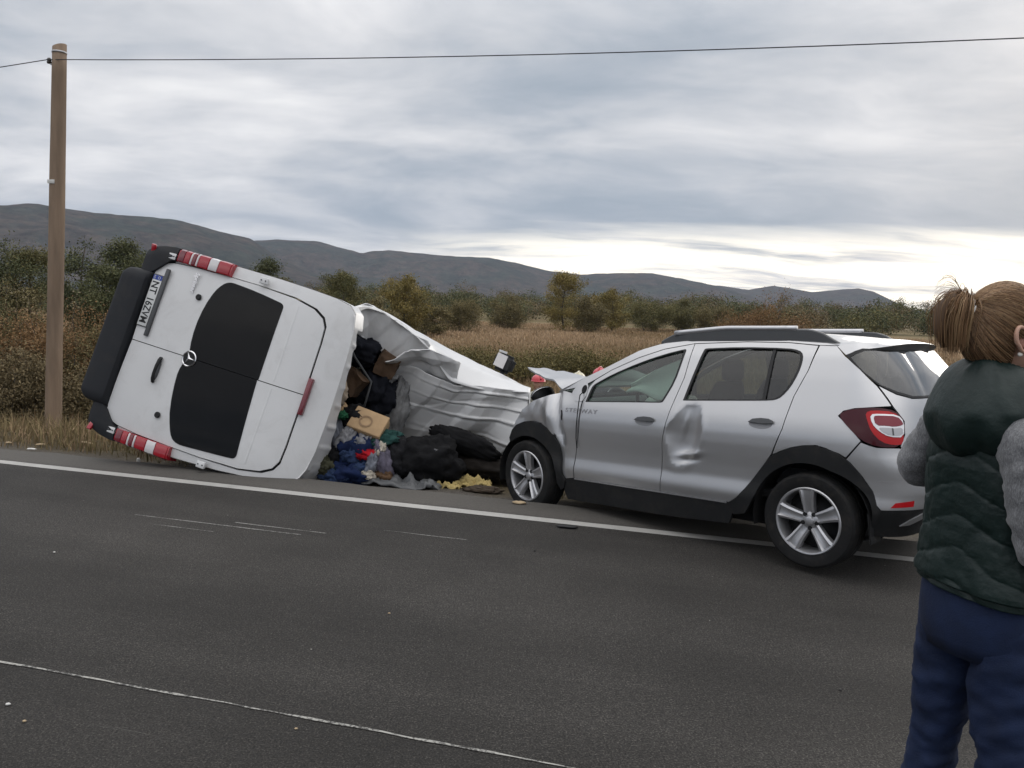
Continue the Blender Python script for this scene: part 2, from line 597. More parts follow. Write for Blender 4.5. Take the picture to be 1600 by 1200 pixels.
def build_ground():
    n_l = [-400, -60, -20, -8, -5, -2, 1, 4, 6.2, 6.60, 6.70, 6.80, 7.1, 7.5, 7.9, 8.3, 8.7, 9.1, 9.5, 10, 10.5, 11.2, 11.8, 12.5, 14, 16, 18, 20, 23, 26, 30, 36, 44, 55, 70, 90, 120, 160, 220, 320, 500, 800, 1300, 2200, 3600, 6000, 9500]
    t_l = [-9000, -5000, -2500, -1200, -600, -300, -150, -90, -60, -45] + [-36 + 3 * i for i in range(7)] + [-15 + .5 * i for i in range(61)] + [18 + 3 * i for i in range(7)] + [45, 60, 90, 150, 300, 600, 1200, 2500, 5000, 9000]
    V = []; F = []; nt_ = len(t_l)
    for n in n_l:
        z0 = float(np.interp(n, ZN[:, 0], ZN[:, 1]))
        for t in t_l:
            x, y, _ = W(t, n)
            z = z0 - (0.02 if n < 6.65 else 0)
            if n > 6.65 and n < 400:
                z += .05 * fbm((x * .8, y * .8, .3)) * min(1, (n - 6.6) / 1.0) + .02 * fbm((x * 3, y * 3, 5.3)) * min(1, (n - 6.6) / .5)
            V.append((x, y, z))
    for j in range(len(n_l) - 1):
        for i in range(nt_ - 1):
            F.append((j * nt_ + i, j * nt_ + i + 1, (j + 1) * nt_ + i + 1, (j + 1) * nt_ + i))
    g = mk('ground', V, F, soil_material(), smooth=True); tag(g, kind='structure')
    rd = strip('road', -320, 260, -5.2, 6.62, 0.0, asphalt_material(), .22, .05)
    # the near edge of the road stays straight behind the viewer
    line = strip('edge_line', -320, 260, 6.035, 6.15, .004, paint_material('edge_paint', .36, (.40, .39, .37)), .3, .006, None, rd)
    centre = strip('lane_line', -60, 26, 2.776, 2.790, .004, paint_material('thin_paint', .49, (.40, .39, .36)), .03, .012, None, rd, 6.0)
    return g, rd


ground_o, road_o = build_ground()

# ------------------------------------------------------------------ hills
def forest_hill_material():
    m = bpy.data.materials.new('wooded_hill'); m.use_nodes = True
    t = m.node_tree; t.nodes.clear()
    N, L, M, MIX, RAMP, NOISE, MAP = NT(t)
    out = N('ShaderNodeOutputMaterial'); b = N('ShaderNodeBsdfPrincipled'); L(b.outputs[0], out.inputs[0])
    b.inputs['Roughness'].default_value = 1; b.inputs['Specular IOR Level'].default_value = 0
    tc = N('ShaderNodeTexCoord'); ob = tc.outputs['Object']
    f = NOISE(ob, .0045, 8, .7); f2 = NOISE(ob, .022, 7, .8)
    c = RAMP(f, (.32, (.024, .034, .026)), (.46, (.034, .036, .028)), (.56, (.055, .042, .034)), (.68, (.028, .038, .027)))
    c = MIX(1.0, c, RAMP(f2, (.36, .35), (.64, 1.75)), 'MULTIPLY')
    L(c, b.inputs['Base Color'])
    bn = N('ShaderNodeBump'); bn.inputs['Strength'].default_value = .8; bn.inputs['Distance'].default_value = 14
    L(f2, bn.inputs['Height']); L(bn.outputs[0], b.inputs['Normal'])
    return m


def hill(name, prof, r0, depth, m, seedz):
    """ridge over the bearings of prof [(bearing in degrees, crest rise in degrees)], its foot r0 away and its crest r0+depth/2"""
    az0, az1 = prof[0][0], prof[-1][0]
    A = np.linspace(az0, az1, 170); el = np.interp(A, [p[0] for p in prof], [p[1] for p in prof])
    K = 26; V = []; F = []
    for j in range(K + 1):
        s = j / K; r = r0 + depth * s
        sh = math.sin(math.pi * min(s / 1.15, 1)) ** .8 if s > 0 else 0
        for a, e in zip(A, el):
            rc = r0 + depth * .575
            hc = (rc * math.tan(R(e)) + 2.9)
            x, y = r * math.sin(R(a)), r * math.cos(R(a))
            gul = fbm((x * .0042, y * .0042, seedz), 5)
            fine = fbm((x * .02, y * .02, seedz + 4), 3)
            k = math.sin(math.pi * min(1, s / .575) / 2) if s < .575 else 1 - ((s - .575) / .425) ** 2
            z = -1.5 + hc * max(0, k) * (1 + (.30 * gul) * (1 - max(0, k) ** 3)) + (2.2 * fine) * max(0, k)
            V.append((x, y, z if 0 < j < K else -4))
    n = len(A)
    for j in range(K):
        for i in range(n - 1):
            F.append((j * n + i, j * n + i + 1, (j + 1) * n + i + 1, (j + 1) * n + i))
    return tag(mk(name, V, F, m, smooth=True), kind='structure')


HM = forest_hill_material()


def bear(px): return math.degrees(math.atan((px - 800) / 1250))


def crest(pts, lift=0):
    # horizon row falls to the right by the roll of the horizon, as measured
    return [(bear(x), math.degrees(math.atan((445.4 + .0372 * x - y + lift) / 1250 * math.cos(math.atan((x - 800) / 1250))))) for x, y in pts]


hill('hills', crest([(-500, 332), (-200, 322), (0, 328), (60, 326), (150, 337), (270, 346), (330, 362), (390, 377), (430, 405), (520, 440), (600, 466)]), 1900, 1500, HM, 1.3)
hill('hills', crest([(250, 420), (330, 395), (390, 378), (430, 376), (490, 379), (560, 398), (600, 393), (680, 400), (760, 407), (800, 412), (850, 424), (900, 430), (960, 428), (1010, 428), (1060, 437), (1110, 447), (1160, 462), (1260, 488)]), 2600, 1500, HM, 5.1)
hill('hills', crest([(900, 470), (1000, 440), (1060, 443), (1120, 447), (1160, 453), (1200, 447), (1260, 457), (1300, 453), (1330, 451), (1355, 456), (1385, 470), (1415, 484), (1460, 499)]), 3300, 1300, HM, 9.7)
hill('hills', crest([(1330, 494), (1400, 487), (1430, 483), (1480, 489), (1560, 492), (1700, 494), (1900, 500)]), 4250, 520, HM, 2.2)

# ------------------------------------------------------------------ plants
def leaf_mat(name, rough=.8):
    return mat(name, (.1, .1, .05), rough, spec=.15, attr='tint')


LEAF = leaf_mat('foliage'); GRASSM = leaf_mat('grass_blades', .9)
BARK = mat('bark', (.085, .07, .055), .9, bump=.6, bscale=30, var=.35, vscale=8)


def blades(name, P, H, Wd, cols, lean=.45):
    """one bent blade of two segments at each point"""
    n = len(P)
    az = RNG.uniform(0, 2 * np.pi, n); ln = np.abs(RNG.normal(0, lean, n)) * H
    face = RNG.uniform(0, 2 * np.pi, n)
    side = np.stack([np.cos(face), np.sin(face), np.zeros(n)], 1) * (Wd / 2)[:, None]
    dirv = np.stack([np.cos(az), np.sin(az), np.zeros(n)], 1)
    up = np.array([0, 0, 1.0])
    mid = P + up * (H * .55)[:, None] + dirv * (ln * .28)[:, None]
    tip = P + up * (H * np.sqrt(np.maximum(.15, 1 - (ln / H) ** 2 * .5)))[:, None] + dirv * ln[:, None]
    V = np.stack([P - side, P + side, mid - side * .75, mid + side * .75, tip], 1).reshape(-1, 3)
    b = (np.arange(n) * 5)[:, None]
    F = np.concatenate([b + [0, 1, 3], b + [0, 3, 2], b + [2, 3, 4]], 0)
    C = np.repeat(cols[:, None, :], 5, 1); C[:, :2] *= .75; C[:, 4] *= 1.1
    return nptri(name, V, F, GRASSM, C.reshape(-1, 3))


def scatter(n, r0, r1, a0, a1, power=1.0):
    u = RNG.random(n); r = (r0 ** (2 * power) + u * (r1 ** (2 * power) - r0 ** (2 * power))) ** (1 / (2 * power))
    a = np.radians(RNG.uniform(a0, a1, n))
    return r * np.sin(a), r * np.cos(a), r


def vnoise(x, y, s, seed):
    return np.array([mnoise.noise(Vector((a * s, b * s, seed))) for a, b in zip(x, y)])


STRAW = np.array([.46, .325, .205]); OLIVE = np.array([.155, .135, .064]); RUST = np.array([.27, .165, .092]); KHAKI = np.array([.28, .215, .120])


def grass():
    # verge close to the road
    x, y, r = scatter(110000, 7.5, 26, -44, 44, .55)
    n = x * ND[0] + y * ND[1]
    g = vnoise(x, y, .9, 2.0); g2 = vnoise(x, y, .22, 7.0)
    t = x * TD[0] + y * TD[1]
    bare = (t > -3.4) & (t < 2.6) & (n < 8.9)            # churned earth round the wreck
    keep = (n > 6.95 + .25 * g + RNG.uniform(0, .55, len(n))) & ~(bare & (RNG.random(len(n)) < .93))
    x, y, r, n, g, g2 = [v[keep] for v in (x, y, r, n, g, g2)]
    H = (.10 + .30 * np.clip((n - 7.0) / 2.2, 0, 1) + .14 * g) * RNG.uniform(.55, 1.35, len(n))
    H = np.maximum(.05, H)
    mixv = np.clip(.5 + .9 * g2 + RNG.normal(0, .28, len(n)), 0, 1)[:, None]
    c = (KHAKI * 1.0) * mixv + OLIVE * 1.1 * (1 - mixv)
    rs = RNG.random(len(n)) < .22
    c[rs] = STRAW * RNG.uniform(.6, 1.05, (rs.sum(), 1))
    c *= RNG.uniform(.65, 1.2, (len(n), 1))
    P = np.stack([x, y, zground(x, y) - .03], 1)
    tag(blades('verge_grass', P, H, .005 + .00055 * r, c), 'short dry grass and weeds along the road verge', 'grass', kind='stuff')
    # tall dry weeds before the thicket and along the bank
    x, y, r = scatter(46000, 10.5, 24, -44, -6, .6)
    n = x * ND[0] + y * ND[1]; t = x * TD[0] + y * TD[1]
    g = vnoise(x, y, .55, 21.0); keep = (n > 9.6 + .8 * g) & ((t < -6.6) | (n > 13.5)) & (RNG.random(len(n)) < .35 + .9 * (g + .35))
    x, y, r, n, g = [v[keep] for v in (x, y, r, n, g)]
    H = (.55 + .75 * np.clip((n - 9.5) / 5, 0, 1) + .35 * g) * RNG.uniform(.5, 1.3, len(n)); H = np.clip(H, .2, 1.9)
    k = RNG.random((len(n), 1)) ** .8
    c = (RUST * .75 * k + OLIVE * .75 * (1 - k)); st = RNG.random(len(n)) < .25; c[st] = KHAKI * .9
    c *= RNG.uniform(.55, 1.2, (len(n), 1))
    P = np.stack([x, y, zground(x, y) - .03], 1)
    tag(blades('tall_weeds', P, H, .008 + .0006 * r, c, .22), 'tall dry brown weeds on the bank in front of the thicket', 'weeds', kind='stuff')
    # open field
    x, y, r = scatter(190000, 20, 120, -44, 44, .42)
    n = x * ND[0] + y * ND[1]
    g = vnoise(x, y, .10, 3.0); g2 = vnoise(x, y, .035, 11.0)
    keep = n > 15
    x, y, r, g, g2 = [v[keep] for v in (x, y, r, g, g2)]
    far = np.clip((r - 24) / 40, 0, 1)
    H = (.30 + .24 * g + .12 * (1 - far)) * RNG.uniform(.6, 1.35, len(x)); H = np.clip(H, .12, 1.1)
    k = np.clip(.38 + .55 * far + .75 * g2 + .3 * g + RNG.normal(0, .2, len(x)), 0, 1)[:, None]
    c = STRAW * .92 * k + (OLIVE * .55 + RUST * .45) * (1 - k)
    c *= RNG.uniform(.7, 1.2, (len(x), 1))
    P = np.stack([x, y, zground(x, y) - .03], 1)
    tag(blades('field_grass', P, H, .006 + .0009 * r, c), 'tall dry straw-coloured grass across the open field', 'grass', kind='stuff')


grass()


def crown_mesh(pts, n, size, cols, spread, droop=0.0):
    """leaf-sized quads scattered in clumps about the branch points"""
    k = RNG.integers(0, len(pts), n)
    c = pts[k] + RNG.normal(0, spread, (n, 3)) * [1, 1, .8]
    a = RNG.normal(0, 1, (n, 3)); a /= np.linalg.norm(a, axis=1)[:, None]
    b = np.cross(a, RNG.normal(0, 1, (n, 3))); b /= np.linalg.norm(b, axis=1)[:, None] + 1e-9
    s = (size * RNG.uniform(.55, 1.35, n))[:, None]
    V = np.stack([c - a * s, c + b * s * .55, c + a * s, c - b * s * .55], 1).reshape(-1, 3)
    F = (np.arange(n) * 4)[:, None] + np.array([0, 1, 2, 3])
    clump = RNG.uniform(0, 1, len(pts)); f = np.clip(clump[k] + RNG.normal(0, .2, n), 0, 1)[:, None]
    C = cols[0] * (1 - f) + cols[1] * f
    C = C * RNG.uniform(.7, 1.25, (n, 1))
    return V, F, np.repeat(C[:, None, :], 4, 1).reshape(-1, 3)


def limb_pts(base, top, rad0, rad1, wob, k=6):
    base, top = np.array(base, float), np.array(top, float)
    P = []; L_ = np.linalg.norm(top - base)
    ph = RNG.uniform(0, 10)
    for i in range(k):
        s = i / (k - 1)
        p = base + (top - base) * s
        p = p + np.array([mnoise.noise(Vector((s * 2.2, ph, 1))), mnoise.noise(Vector((s * 2.2, ph, 5))), 0]) * wob * L_ * s
        P.append(p)
    return P, [rad0 + (rad1 - rad0) * i / (k - 1) for i in range(k)]


def plant(name, label, cat, az, r, height, width, cols, nleaf=5000, leaf=.06, shape='tree', stems=1, bare=0.0, group=None, dense_=1.0, spires=0):
    x, y = r * math.sin(R(az)), r * math.cos(R(az)); z = float(zground(x, y)) - .05
    root = empty(name, (x, y, z)); tag(root, label, cat, group)
    tips = []; wood_V = []; wood_F = []

    def add_limb(P, rad, seg=5):
        off = len(wood_V)
        for i, (p, q) in enumerate(zip(P, rad)):
            for s in range(seg):
                th = 2 * math.pi * s / seg
                wood_V.append((p[0] + q * math.cos(th), p[1] + q * math.sin(th), p[2]))
        for i in range(len(P) - 1):
            for s in range(seg):
                s2 = (s + 1) % seg
                wood_F.append((off + i * seg + s, off + i * seg + s2, off + (i + 1) * seg + s2, off + (i + 1) * seg + s))
    for st in range(stems):
        if stems == 1:
            b0 = np.zeros(3); tp = np.array([RNG.normal(0, .06) * height, RNG.normal(0, .06) * height, height * .9])
        else:
            an = RNG.uniform(0, 2 * np.pi); rr = width * .5 * math.sqrt(RNG.random())
            b0 = np.array([math.cos(an), math.sin(an), 0]) * rr * .45
            tp = np.array([math.cos(an) * rr, math.sin(an) * rr, height * RNG.uniform(.6, .97) * (1 - .35 * (2 * rr / width) ** 2)])
        tr = max(.012, height * (.018 if stems == 1 else .007))
        P, rad = limb_pts(b0, tp, tr, tr * .2, .12, 8); add_limb(P, rad, 6)
        nl = 30 if stems == 1 else 7
        for q in range(nl):
            s = RNG.uniform(.06 if stems == 1 else .12, .98); i = min(int(s * 7), 6); f = s * 7 - i
            p0 = P[i] * (1 - f) + P[i + 1] * f
            an = RNG.uniform(0, 2 * np.pi)
            if shape == 'poplar':
                prof = .30 * (1 - s) ** .7 + .05
            elif shape == 'shrub':
                prof = .42 * math.sqrt(max(.05, 1 - s * s)) + .05
            else:
                prof = .50 * (math.sin(math.pi * min(.96, max(.25, s * .93 + .08))) ** .75)
            ln = width * prof * RNG.uniform(.6, 1.1) * (1 if stems == 1 else .55)
            p1 = p0 + np.array([math.cos(an) * ln, math.sin(an) * ln, ln * RNG.uniform(.15, .75)])
            Q, rq = limb_pts(p0, p1, tr * .35, tr * .08, .2, 5); add_limb(Q, rq, 4)
            for u in (.35, .55, .75, .9, 1.0):
                j = min(int(u * 4), 3); tips.append(Q[j] * (1 - (u * 4 - j)) + Q[j + 1] * (u * 4 - j))
        tips.append(P[-1]); tips.append(P[-2])
    for k in range(spires):
        an = RNG.uniform(0, 6.28); rr = width * .12
        b0 = np.array([math.cos(an) * rr, math.sin(an) * rr, height * .7]); tp = b0 * [1.3, 1.3, 1] + [0, 0, height * RNG.uniform(.3, .48)]
        Q, rq = limb_pts(b0, tp, .02, .006, .1, 6); add_limb(Q, rq, 4)
        tips += [Q[-1]]
    tips = np.array(tips)
    mk('trunk' if stems == 1 else 'stems', wood_V, wood_F, BARK, root, smooth=True)
    V, F, C = crown_mesh(tips, int(nleaf * dense_), leaf, cols, width * .055 + leaf * .6)
    V[:, 2] = np.maximum(V[:, 2], .02)
    nptri('crown', V, F, LEAF, C, parent=root, k=4)
    return root


def A3(*v): return np.array(v, float)


G_DK = (A3(.068, .080, .044), A3(.140, .142, .068)); G_MD = (A3(.098, .100, .046), A3(.195, .170, .076)); G_YL = (A3(.150, .130, .050), A3(.29, .225, .082))
O_BR = (A3(.145, .092, .048), A3(.275, .165, .080)); O_OL = (A3(.120, .105, .052), A3(.220, .180, .088)); B_DK = (A3(.110, .088, .050), A3(.20, .155, .085))


def plants():
    S = 'shrub'; T = 'tree'
    # thicket behind the pole: waist to head high shrubs, rust and olive
    for i, (px, r, h, w_, c, l) in enumerate([
        (-40, 19, 3.1, 2.6, O_BR, 'rust brown shrub cut by the left edge of the picture'),
        (20, 20.5, 3.2, 2.5, O_OL, 'olive brown shrub left of the wooden pole'),
        (66, 18, 2.7, 2.2, O_BR, 'rust brown shrub just behind the wooden pole'),
        (120, 19.5, 3.05, 2.3, O_BR, 'orange brown shrub just right of the wooden pole'),
        (165, 18.2, 2.7, 2.0, O_OL, 'olive shrub between the pole and the van bumper'),
        (205, 20, 2.7, 2.2, O_BR, 'rust shrub half hidden by the van bumper'),
        (10, 14.6, 1.55, 1.7, B_DK, 'low dark brown shrub in front of the thicket at the left edge'),
        (128, 14.8, 1.45, 1.6, B_DK, 'low dark brown shrub beside the foot of the pole'),
        (185, 14.4, 1.35, 1.5, O_OL, 'low olive shrub next to the van bumper')]):
        plant('shrub', l, 'shrub', bear(px), r, h, w_, c, 30000, .021, S, 24, group='shrubs of the roadside thicket')
    # taller trees behind the thicket
    for px, r, h, w_, c, l in [
        (-30, 36, 5.0, 4.0, G_DK, 'dark green tree at the left edge behind the rust shrubs'),
        (40, 38, 4.7, 3.4, G_MD, 'green tree seen left of the pole behind the thicket'),
        (128, 34, 5.0, 3.0, G_DK, 'dark tree right of the pole with a ragged top'),
        (190, 35, 5.2, 3.2, G_DK, 'dark tree above the van bumper, tallest behind the thicket'),
        (235, 37, 4.5, 2.8, G_MD, 'green tree behind the upper corner of the van bumper'),
        (312, 40, 4.6, 2.8, G_DK, 'treetop peeping over the van tail lamp'),
        (415, 42, 5.0, 3.0, G_DK, 'round dark tree above the van flank left of the other trees'),
        (445, 44, 4.0, 2.6, G_MD, 'small tree right beside the round dark tree above the van'),
        (532, 46, 4.7, 2.9, G_MD, 'lone green tree above the middle of the van'),
        (590, 50, 3.0, 2.6, O_OL, 'low olive bush between the two trees above the van')]:
        plant('tree', l, 'tree', bear(px), r, h, w_, c, 24000, .040, T, 1, group='trees behind the van')
    for px, r, h, w_, c, sh, l in [
        (628, 60, 5.0, 3.8, G_YL, T, 'yellow green tree standing right of the crumpled roof edge'),
        (668, 66, 3.6, 3.4, O_OL, S, 'brown bush right of the yellow green tree'),
        (720, 78, 4.0, 4.4, O_OL, S, 'brownish bush in the far hedge above the van mirror'),
        (790, 92, 4.3, 5.0, O_OL, S, 'wide brown bush in the far hedge left of the pointed yellow tree'),
        (878, 88, 7.0, 5.0, G_YL, T, 'pointed yellow green tree standing out of the far hedge'),
        (912, 92, 4.6, 4.6, O_OL, S, 'bush leaning on the pointed yellow tree'),
        (952, 98, 5.4, 4.5, G_YL, T, 'small yellowing tree right of the pointed tree'),
        (1010, 104, 4.6, 5.5, G_MD, S, 'green bush in the far hedge above the car bonnet'),
        (1060, 108, 4.8, 5.0, G_MD, S, 'green bush in the far hedge above the car windscreen'),
        (1110, 104, 4.2, 5.0, O_OL, S, 'brown bush touching the big rust shrub')]:
        plant('tree' if sh == T else 'shrub', l, 'tree' if sh == T else 'shrub', bear(px), r, h, w_, c, 17000, .070 if r > 80 else .058, sh, 1 if sh == T else 10, group='far hedge of the field')
    plant('shrub', 'big rust brown shrub with bare stems rising above the silver car roof', 'shrub', bear(1195), 52, 3.75, 5.6, O_BR, 36000, .042, S, 30, spires=7)
    plant('shrub', 'lower rust shrub on the right flank of the big shrub', 'shrub', bear(1250), 54, 2.6, 3.2, O_OL, 4500, .085, S, 9)
    # green weeds in the field, seen over the bonnet
    for px, r, h, w_, l in [(800, 29, 1.15, 3.4, 'low green weed patch behind the van mirror'), (868, 31, 1.3, 3.6, 'low green weed patch above the raised bonnet'), (935, 30, 1.2, 3.4, 'low green weed patch above the cream helmet'), (735, 33, .95, 3.2, 'low olive weed patch above the crumpled roof')]:
        plant('weed_patch', l, 'weeds', bear(px), r, h, w_, (A3(.095, .088, .036), A3(.185, .150, .065)), 12000, .034, S, 26, group='weed patches in the field')
    # the far wood that closes the plain reads as one dark band
    Vs, Fs, Cs = [], [], []; off = 0
    for i in range(230):
        az = RNG.uniform(-14, 38); r = RNG.uniform(140, 240); h = RNG.uniform(3.6, 7.2) * (r / 190); w_ = RNG.uniform(5, 10)
        x, y = r * math.sin(R(az)), r * math.cos(R(az))
        p = RNG.normal(0, 1, (26, 3)); p /= np.linalg.norm(p, axis=1)[:, None]
        p = p * RNG.uniform(.3, 1, (26, 1)) * [w_ / 2, w_ / 2, h / 2] + [x, y, -1.2 + h * .52]
        c = [G_DK, G_MD, B_DK, G_DK][RNG.integers(0, 4)]
        V, F, C = crown_mesh(p, 1300, .17, c, .65)
        Vs.append(V); Fs.append(F + off); Cs.append(C); off += len(V)
    tag(nptri('far_wood', np.concatenate(Vs), np.concatenate(Fs), LEAF, np.concatenate(Cs), k=4), 'dark band of woodland closing the plain', 'woodland', kind='stuff')


plants()

# ------------------------------------------------------------------ pole and wire
def pole_and_wire():
    wood = mat('pole_wood', (.23, .165, .115), .85, bump=.5, bscale=25, var=.30, vscale=6, bdetail=6)
    # grain runs up the pole
    t = wood.node_tree
    for n in t.nodes:
        if n.type == 'TEX_NOISE':
            N, L, M, MIX, RAMP, NOISE, MAP = NT(t)
            tc = [q for q in t.nodes if q.type == 'TEX_COORD'][0]
            L(MAP(tc.outputs['Object'], scale=(1, 1, .12)), n.inputs['Vector'])
    zinc = mat('zinc', (.45, .45, .46), .45, .8); porc = mat('porcelain', (.05, .045, .04), .25)
    az = -30.06; r = 13.24
    x, y = r * math.sin(R(az)) , r * math.cos(R(az)); z = float(zground(x, y))
    root = empty('utility_pole', (x, y, z)); tag(root, 'bare wooden utility pole standing left of the van', 'pole')
    H = 5.02 - z
    lean = Vector((.036, 0, 1))
    pts = [Vector((lean.x * h, 0, h)) for h in np.linspace(-.3, H, 16)]
    rad = [.116 - .026 * i / 15 for i in range(16)]
    sh = tube('shaft', pts, rad, wood, root, 18)
    for v in sh.data.vertices:
        v.co += Vector((fbm((v.co.x * 6, v.co.y * 6, v.co.z * .5)), fbm((v.co.x * 6, v.co.y * 6, v.co.z * .5 + 9)), 0)) * .006
    sl = [v for v in sh.data.vertices if v.co.z > H - .02]
    for v in sl:
        v.co.z += .35 * (v.co.x - lean.x * H)
    p1 = Vector((lean.x * (H - .1), 0, H - .1))
    tube('band', [p1, p1 + Vector((0, 0, .025))], .096, zinc, root, 18)
    pp = Vector((lean.x * (H - .27) - .105, -.02, H - .25))
    tube('bracket', [pp + Vector((.08, .02, -.02)), pp, pp + Vector((-.015, 0, .02)), pp + Vector((-.02, 0, .07))], .011, zinc, root, 8)
    lathe('insulator', [(.0, 0), (.026, 0), (.034, .018), (.026, .035), (.03, .055), (.018, .075), (0, .08)], porc, root, 14, 'Z', matrix=Matrix.Translation(pp + Vector((-.02, 0, .005))))
    q = Vector((lean.x * (3.163 - z) - .03, -.104, 3.163 - z))
    box('number_plate', q, (.10, .008, .055), mat('enamel', (.62, .61, .58), .5), root, .003)
    # wire: two spans hung from the insulator, parallel to the road
    a = Vector((x, y, z)) + pp + Vector((-.02, -.03, .05))
    td = Vector((TD[0], TD[1], 0))
    wr = mat('wire', (.03, .03, .032), .5, .4)
    P = []
    for s in np.linspace(-30, 0, 24):
        P.append(a + td * s + Vector((0, 0, -.003 * (-s) * (30 + s))))
    for s in np.linspace(1, 24, 24):
        P.append(a + td * s + Vector((0, 0, -.0019 * s * (24 - s))))
    w = tube('overhead_wire', P, .0062, wr, None, 6)
    tag(w, 'single dark overhead wire running from the wooden pole across the sky', 'wire')


pole_and_wire()


def haze():
    me = bpy.data.materials.new('air'); me.use_nodes = True
    t = me.node_tree; t.nodes.clear()
    out = t.nodes.new('ShaderNodeOutputMaterial'); v = t.nodes.new('ShaderNodeVolumePrincipled')
    v.inputs['Color'].default_value = (.66, .76, .95, 1); v.inputs['Density'].default_value = .000075
    v.inputs['Anisotropy'].default_value = .2
    t.links.new(v.outputs[0], out.inputs['Volume'])
    bm = bmesh.new(); bmesh.ops.create_cube(bm, size=1)
    bmesh.ops.scale(bm, vec=(10000, 6600, 506), verts=bm.verts)
    bmesh.ops.translate(bm, vec=(0, 1700, 248), verts=bm.verts)
    o = mkbm('haze', bm, me); tag(o, 'thin blue haze in the air over the plain', 'haze', kind='stuff')


USE_HAZE = True
if USE_HAZE:
    haze()
# ------------------------------------------------------------------ the silver car: body surface
# car coordinates: x forward from the rear axle, y to its left, z up from the ground
_WZ = np.array([[.0, .76], [.15, .805], [.30, .838], [.36, .850], [.42, .862], [.46, .858], [.53, .846], [.62, .850], [.70, .858], [.78, .864], [.86, .862], [.92, .852], [.97, .838], [1.02, .818], [1.10, .785], [1.25, .722], [1.40, .652], [1.50, .590], [1.60, .50], [1.7, .40]])
_XR = np.array([[.0, -.45], [.2, -.50], [.35, -.60], [.45, -.66], [.55, -.685], [.68, -.68], [.74, -.665], [.80, -.625], [.95, -.60], [1.08, -.575], [1.15, -.55], [1.30, -.46], [1.43, -.36], [1.50, -.30], [1.7, -.1]])
_zz = np.linspace(0, 1.7, 341)
_ker = np.exp(-.5 * (np.arange(-8, 9) / 3.2) ** 2); _ker /= _ker.sum()


def _smooth(tab):
    v = np.interp(_zz, tab[:, 0], tab[:, 1]); vp = np.pad(v, 8, mode='edge')
    return np.convolve(vp, _ker, mode='valid')


_wt = _smooth(_WZ); _xt = _smooth(_XR)
UC, LC, LR = -.15, .70, .46


def w_of(z): return float(np.interp(z, _zz, _wt))
def xr_of(z): return float(np.interp(z, _zz, _xt))


def body_w(x, z):
    w = w_of(z)
    if x > 2.15:
        k = (x - 2.15)
        w -= .035 * k * k / .6 + .02 * max(0, z - .8) * k
    return w


def S0(u, z):
    """undamaged outer skin; u runs along the left side and round the rear corner to the middle of the tail"""
    if u >= UC:
        return (u, body_w(u, z), z)
    w = w_of(z); yc = max(.12, w - .40); xr = xr_of(z)
    if u >= UC - LC:
        th = (UC - u) / LC * math.pi / 2
        s, c = math.sin(th), math.cos(th); e = 2 / 2.35
        return (UC - (UC - xr) * s ** e, yc + (w - yc) * (max(c, 0) ** e), z)
    s = min(1.0, (UC - LC - u) / LR)
    return (xr - .02 * (1 - (1 - s) ** 2), yc * (1 - s), z)
def dent(u, z):
    """how far the crash pushed the skin in (negative) or out along y"""
    d = 0.0
    if .5 < u < 1.4 and .4 < z < 1.15:
        # a broad hollow with a straight crease down its rear side and a sharp lip at its foot
        a = (u - .95) / .155; b = (z - .80) / .235; a2 = a + .30 * b
        q = a2 * a2 + b * b
        q *= 1 + .40 * mnoise.noise(Vector((u * 5.5, z * 5.5, 2.2)))
        d -= .050 * max(0.0, 1 - q) ** 1.15
        d += .003 * math.exp(-((q - 1.2) / .3) ** 2)
        l = z - .665 + .18 * (u - .95)
        d += .020 * math.exp(-(l / .022) ** 2) * math.exp(-((u - .92) / .085) ** 2)
        d -= .012 * math.exp(-((l + .045) / .02) ** 2) * math.exp(-((u - .91) / .075) ** 2)
        d += .010 * math.exp(-((u - .985 + .25 * (z - .8)) / .02) ** 2) * math.exp(-((z - .90) / .08) ** 2)
    if u > 2.02:
        k = min(1, (u - 2.02) / .4)
        f = abs((u * 4.1 + z * 1.7) % 2 - 1) - .5; g = abs((u * 2.3 - z * 3.1 + .4) % 2 - 1) - .5
        d -= k * (.012 + .026 * f + .030 * g) + .010 * k * fbm((u * 5, z * 5, 6), 2)
        d -= .035 * math.exp(-((u - 2.24 - .25 * (z - .9)) / .035) ** 2) * (1 if z > .72 else max(0, (z - .6) / .12))
        d += .018 * math.exp(-((u - 2.33 - .25 * (z - .9)) / .06) ** 2) * (1 if z > .7 else 0)
    # soft waviness of pressed steel
    d += .0012 * fbm((u * 2.2, z * 2.2, 8.8), 2)
    return d


def S(u, z):
    x, y, zz = S0(u, z)
    if u > .4:
        y += dent(u, z)
    return (x, y, zz)


S.flip = S0.flip = True


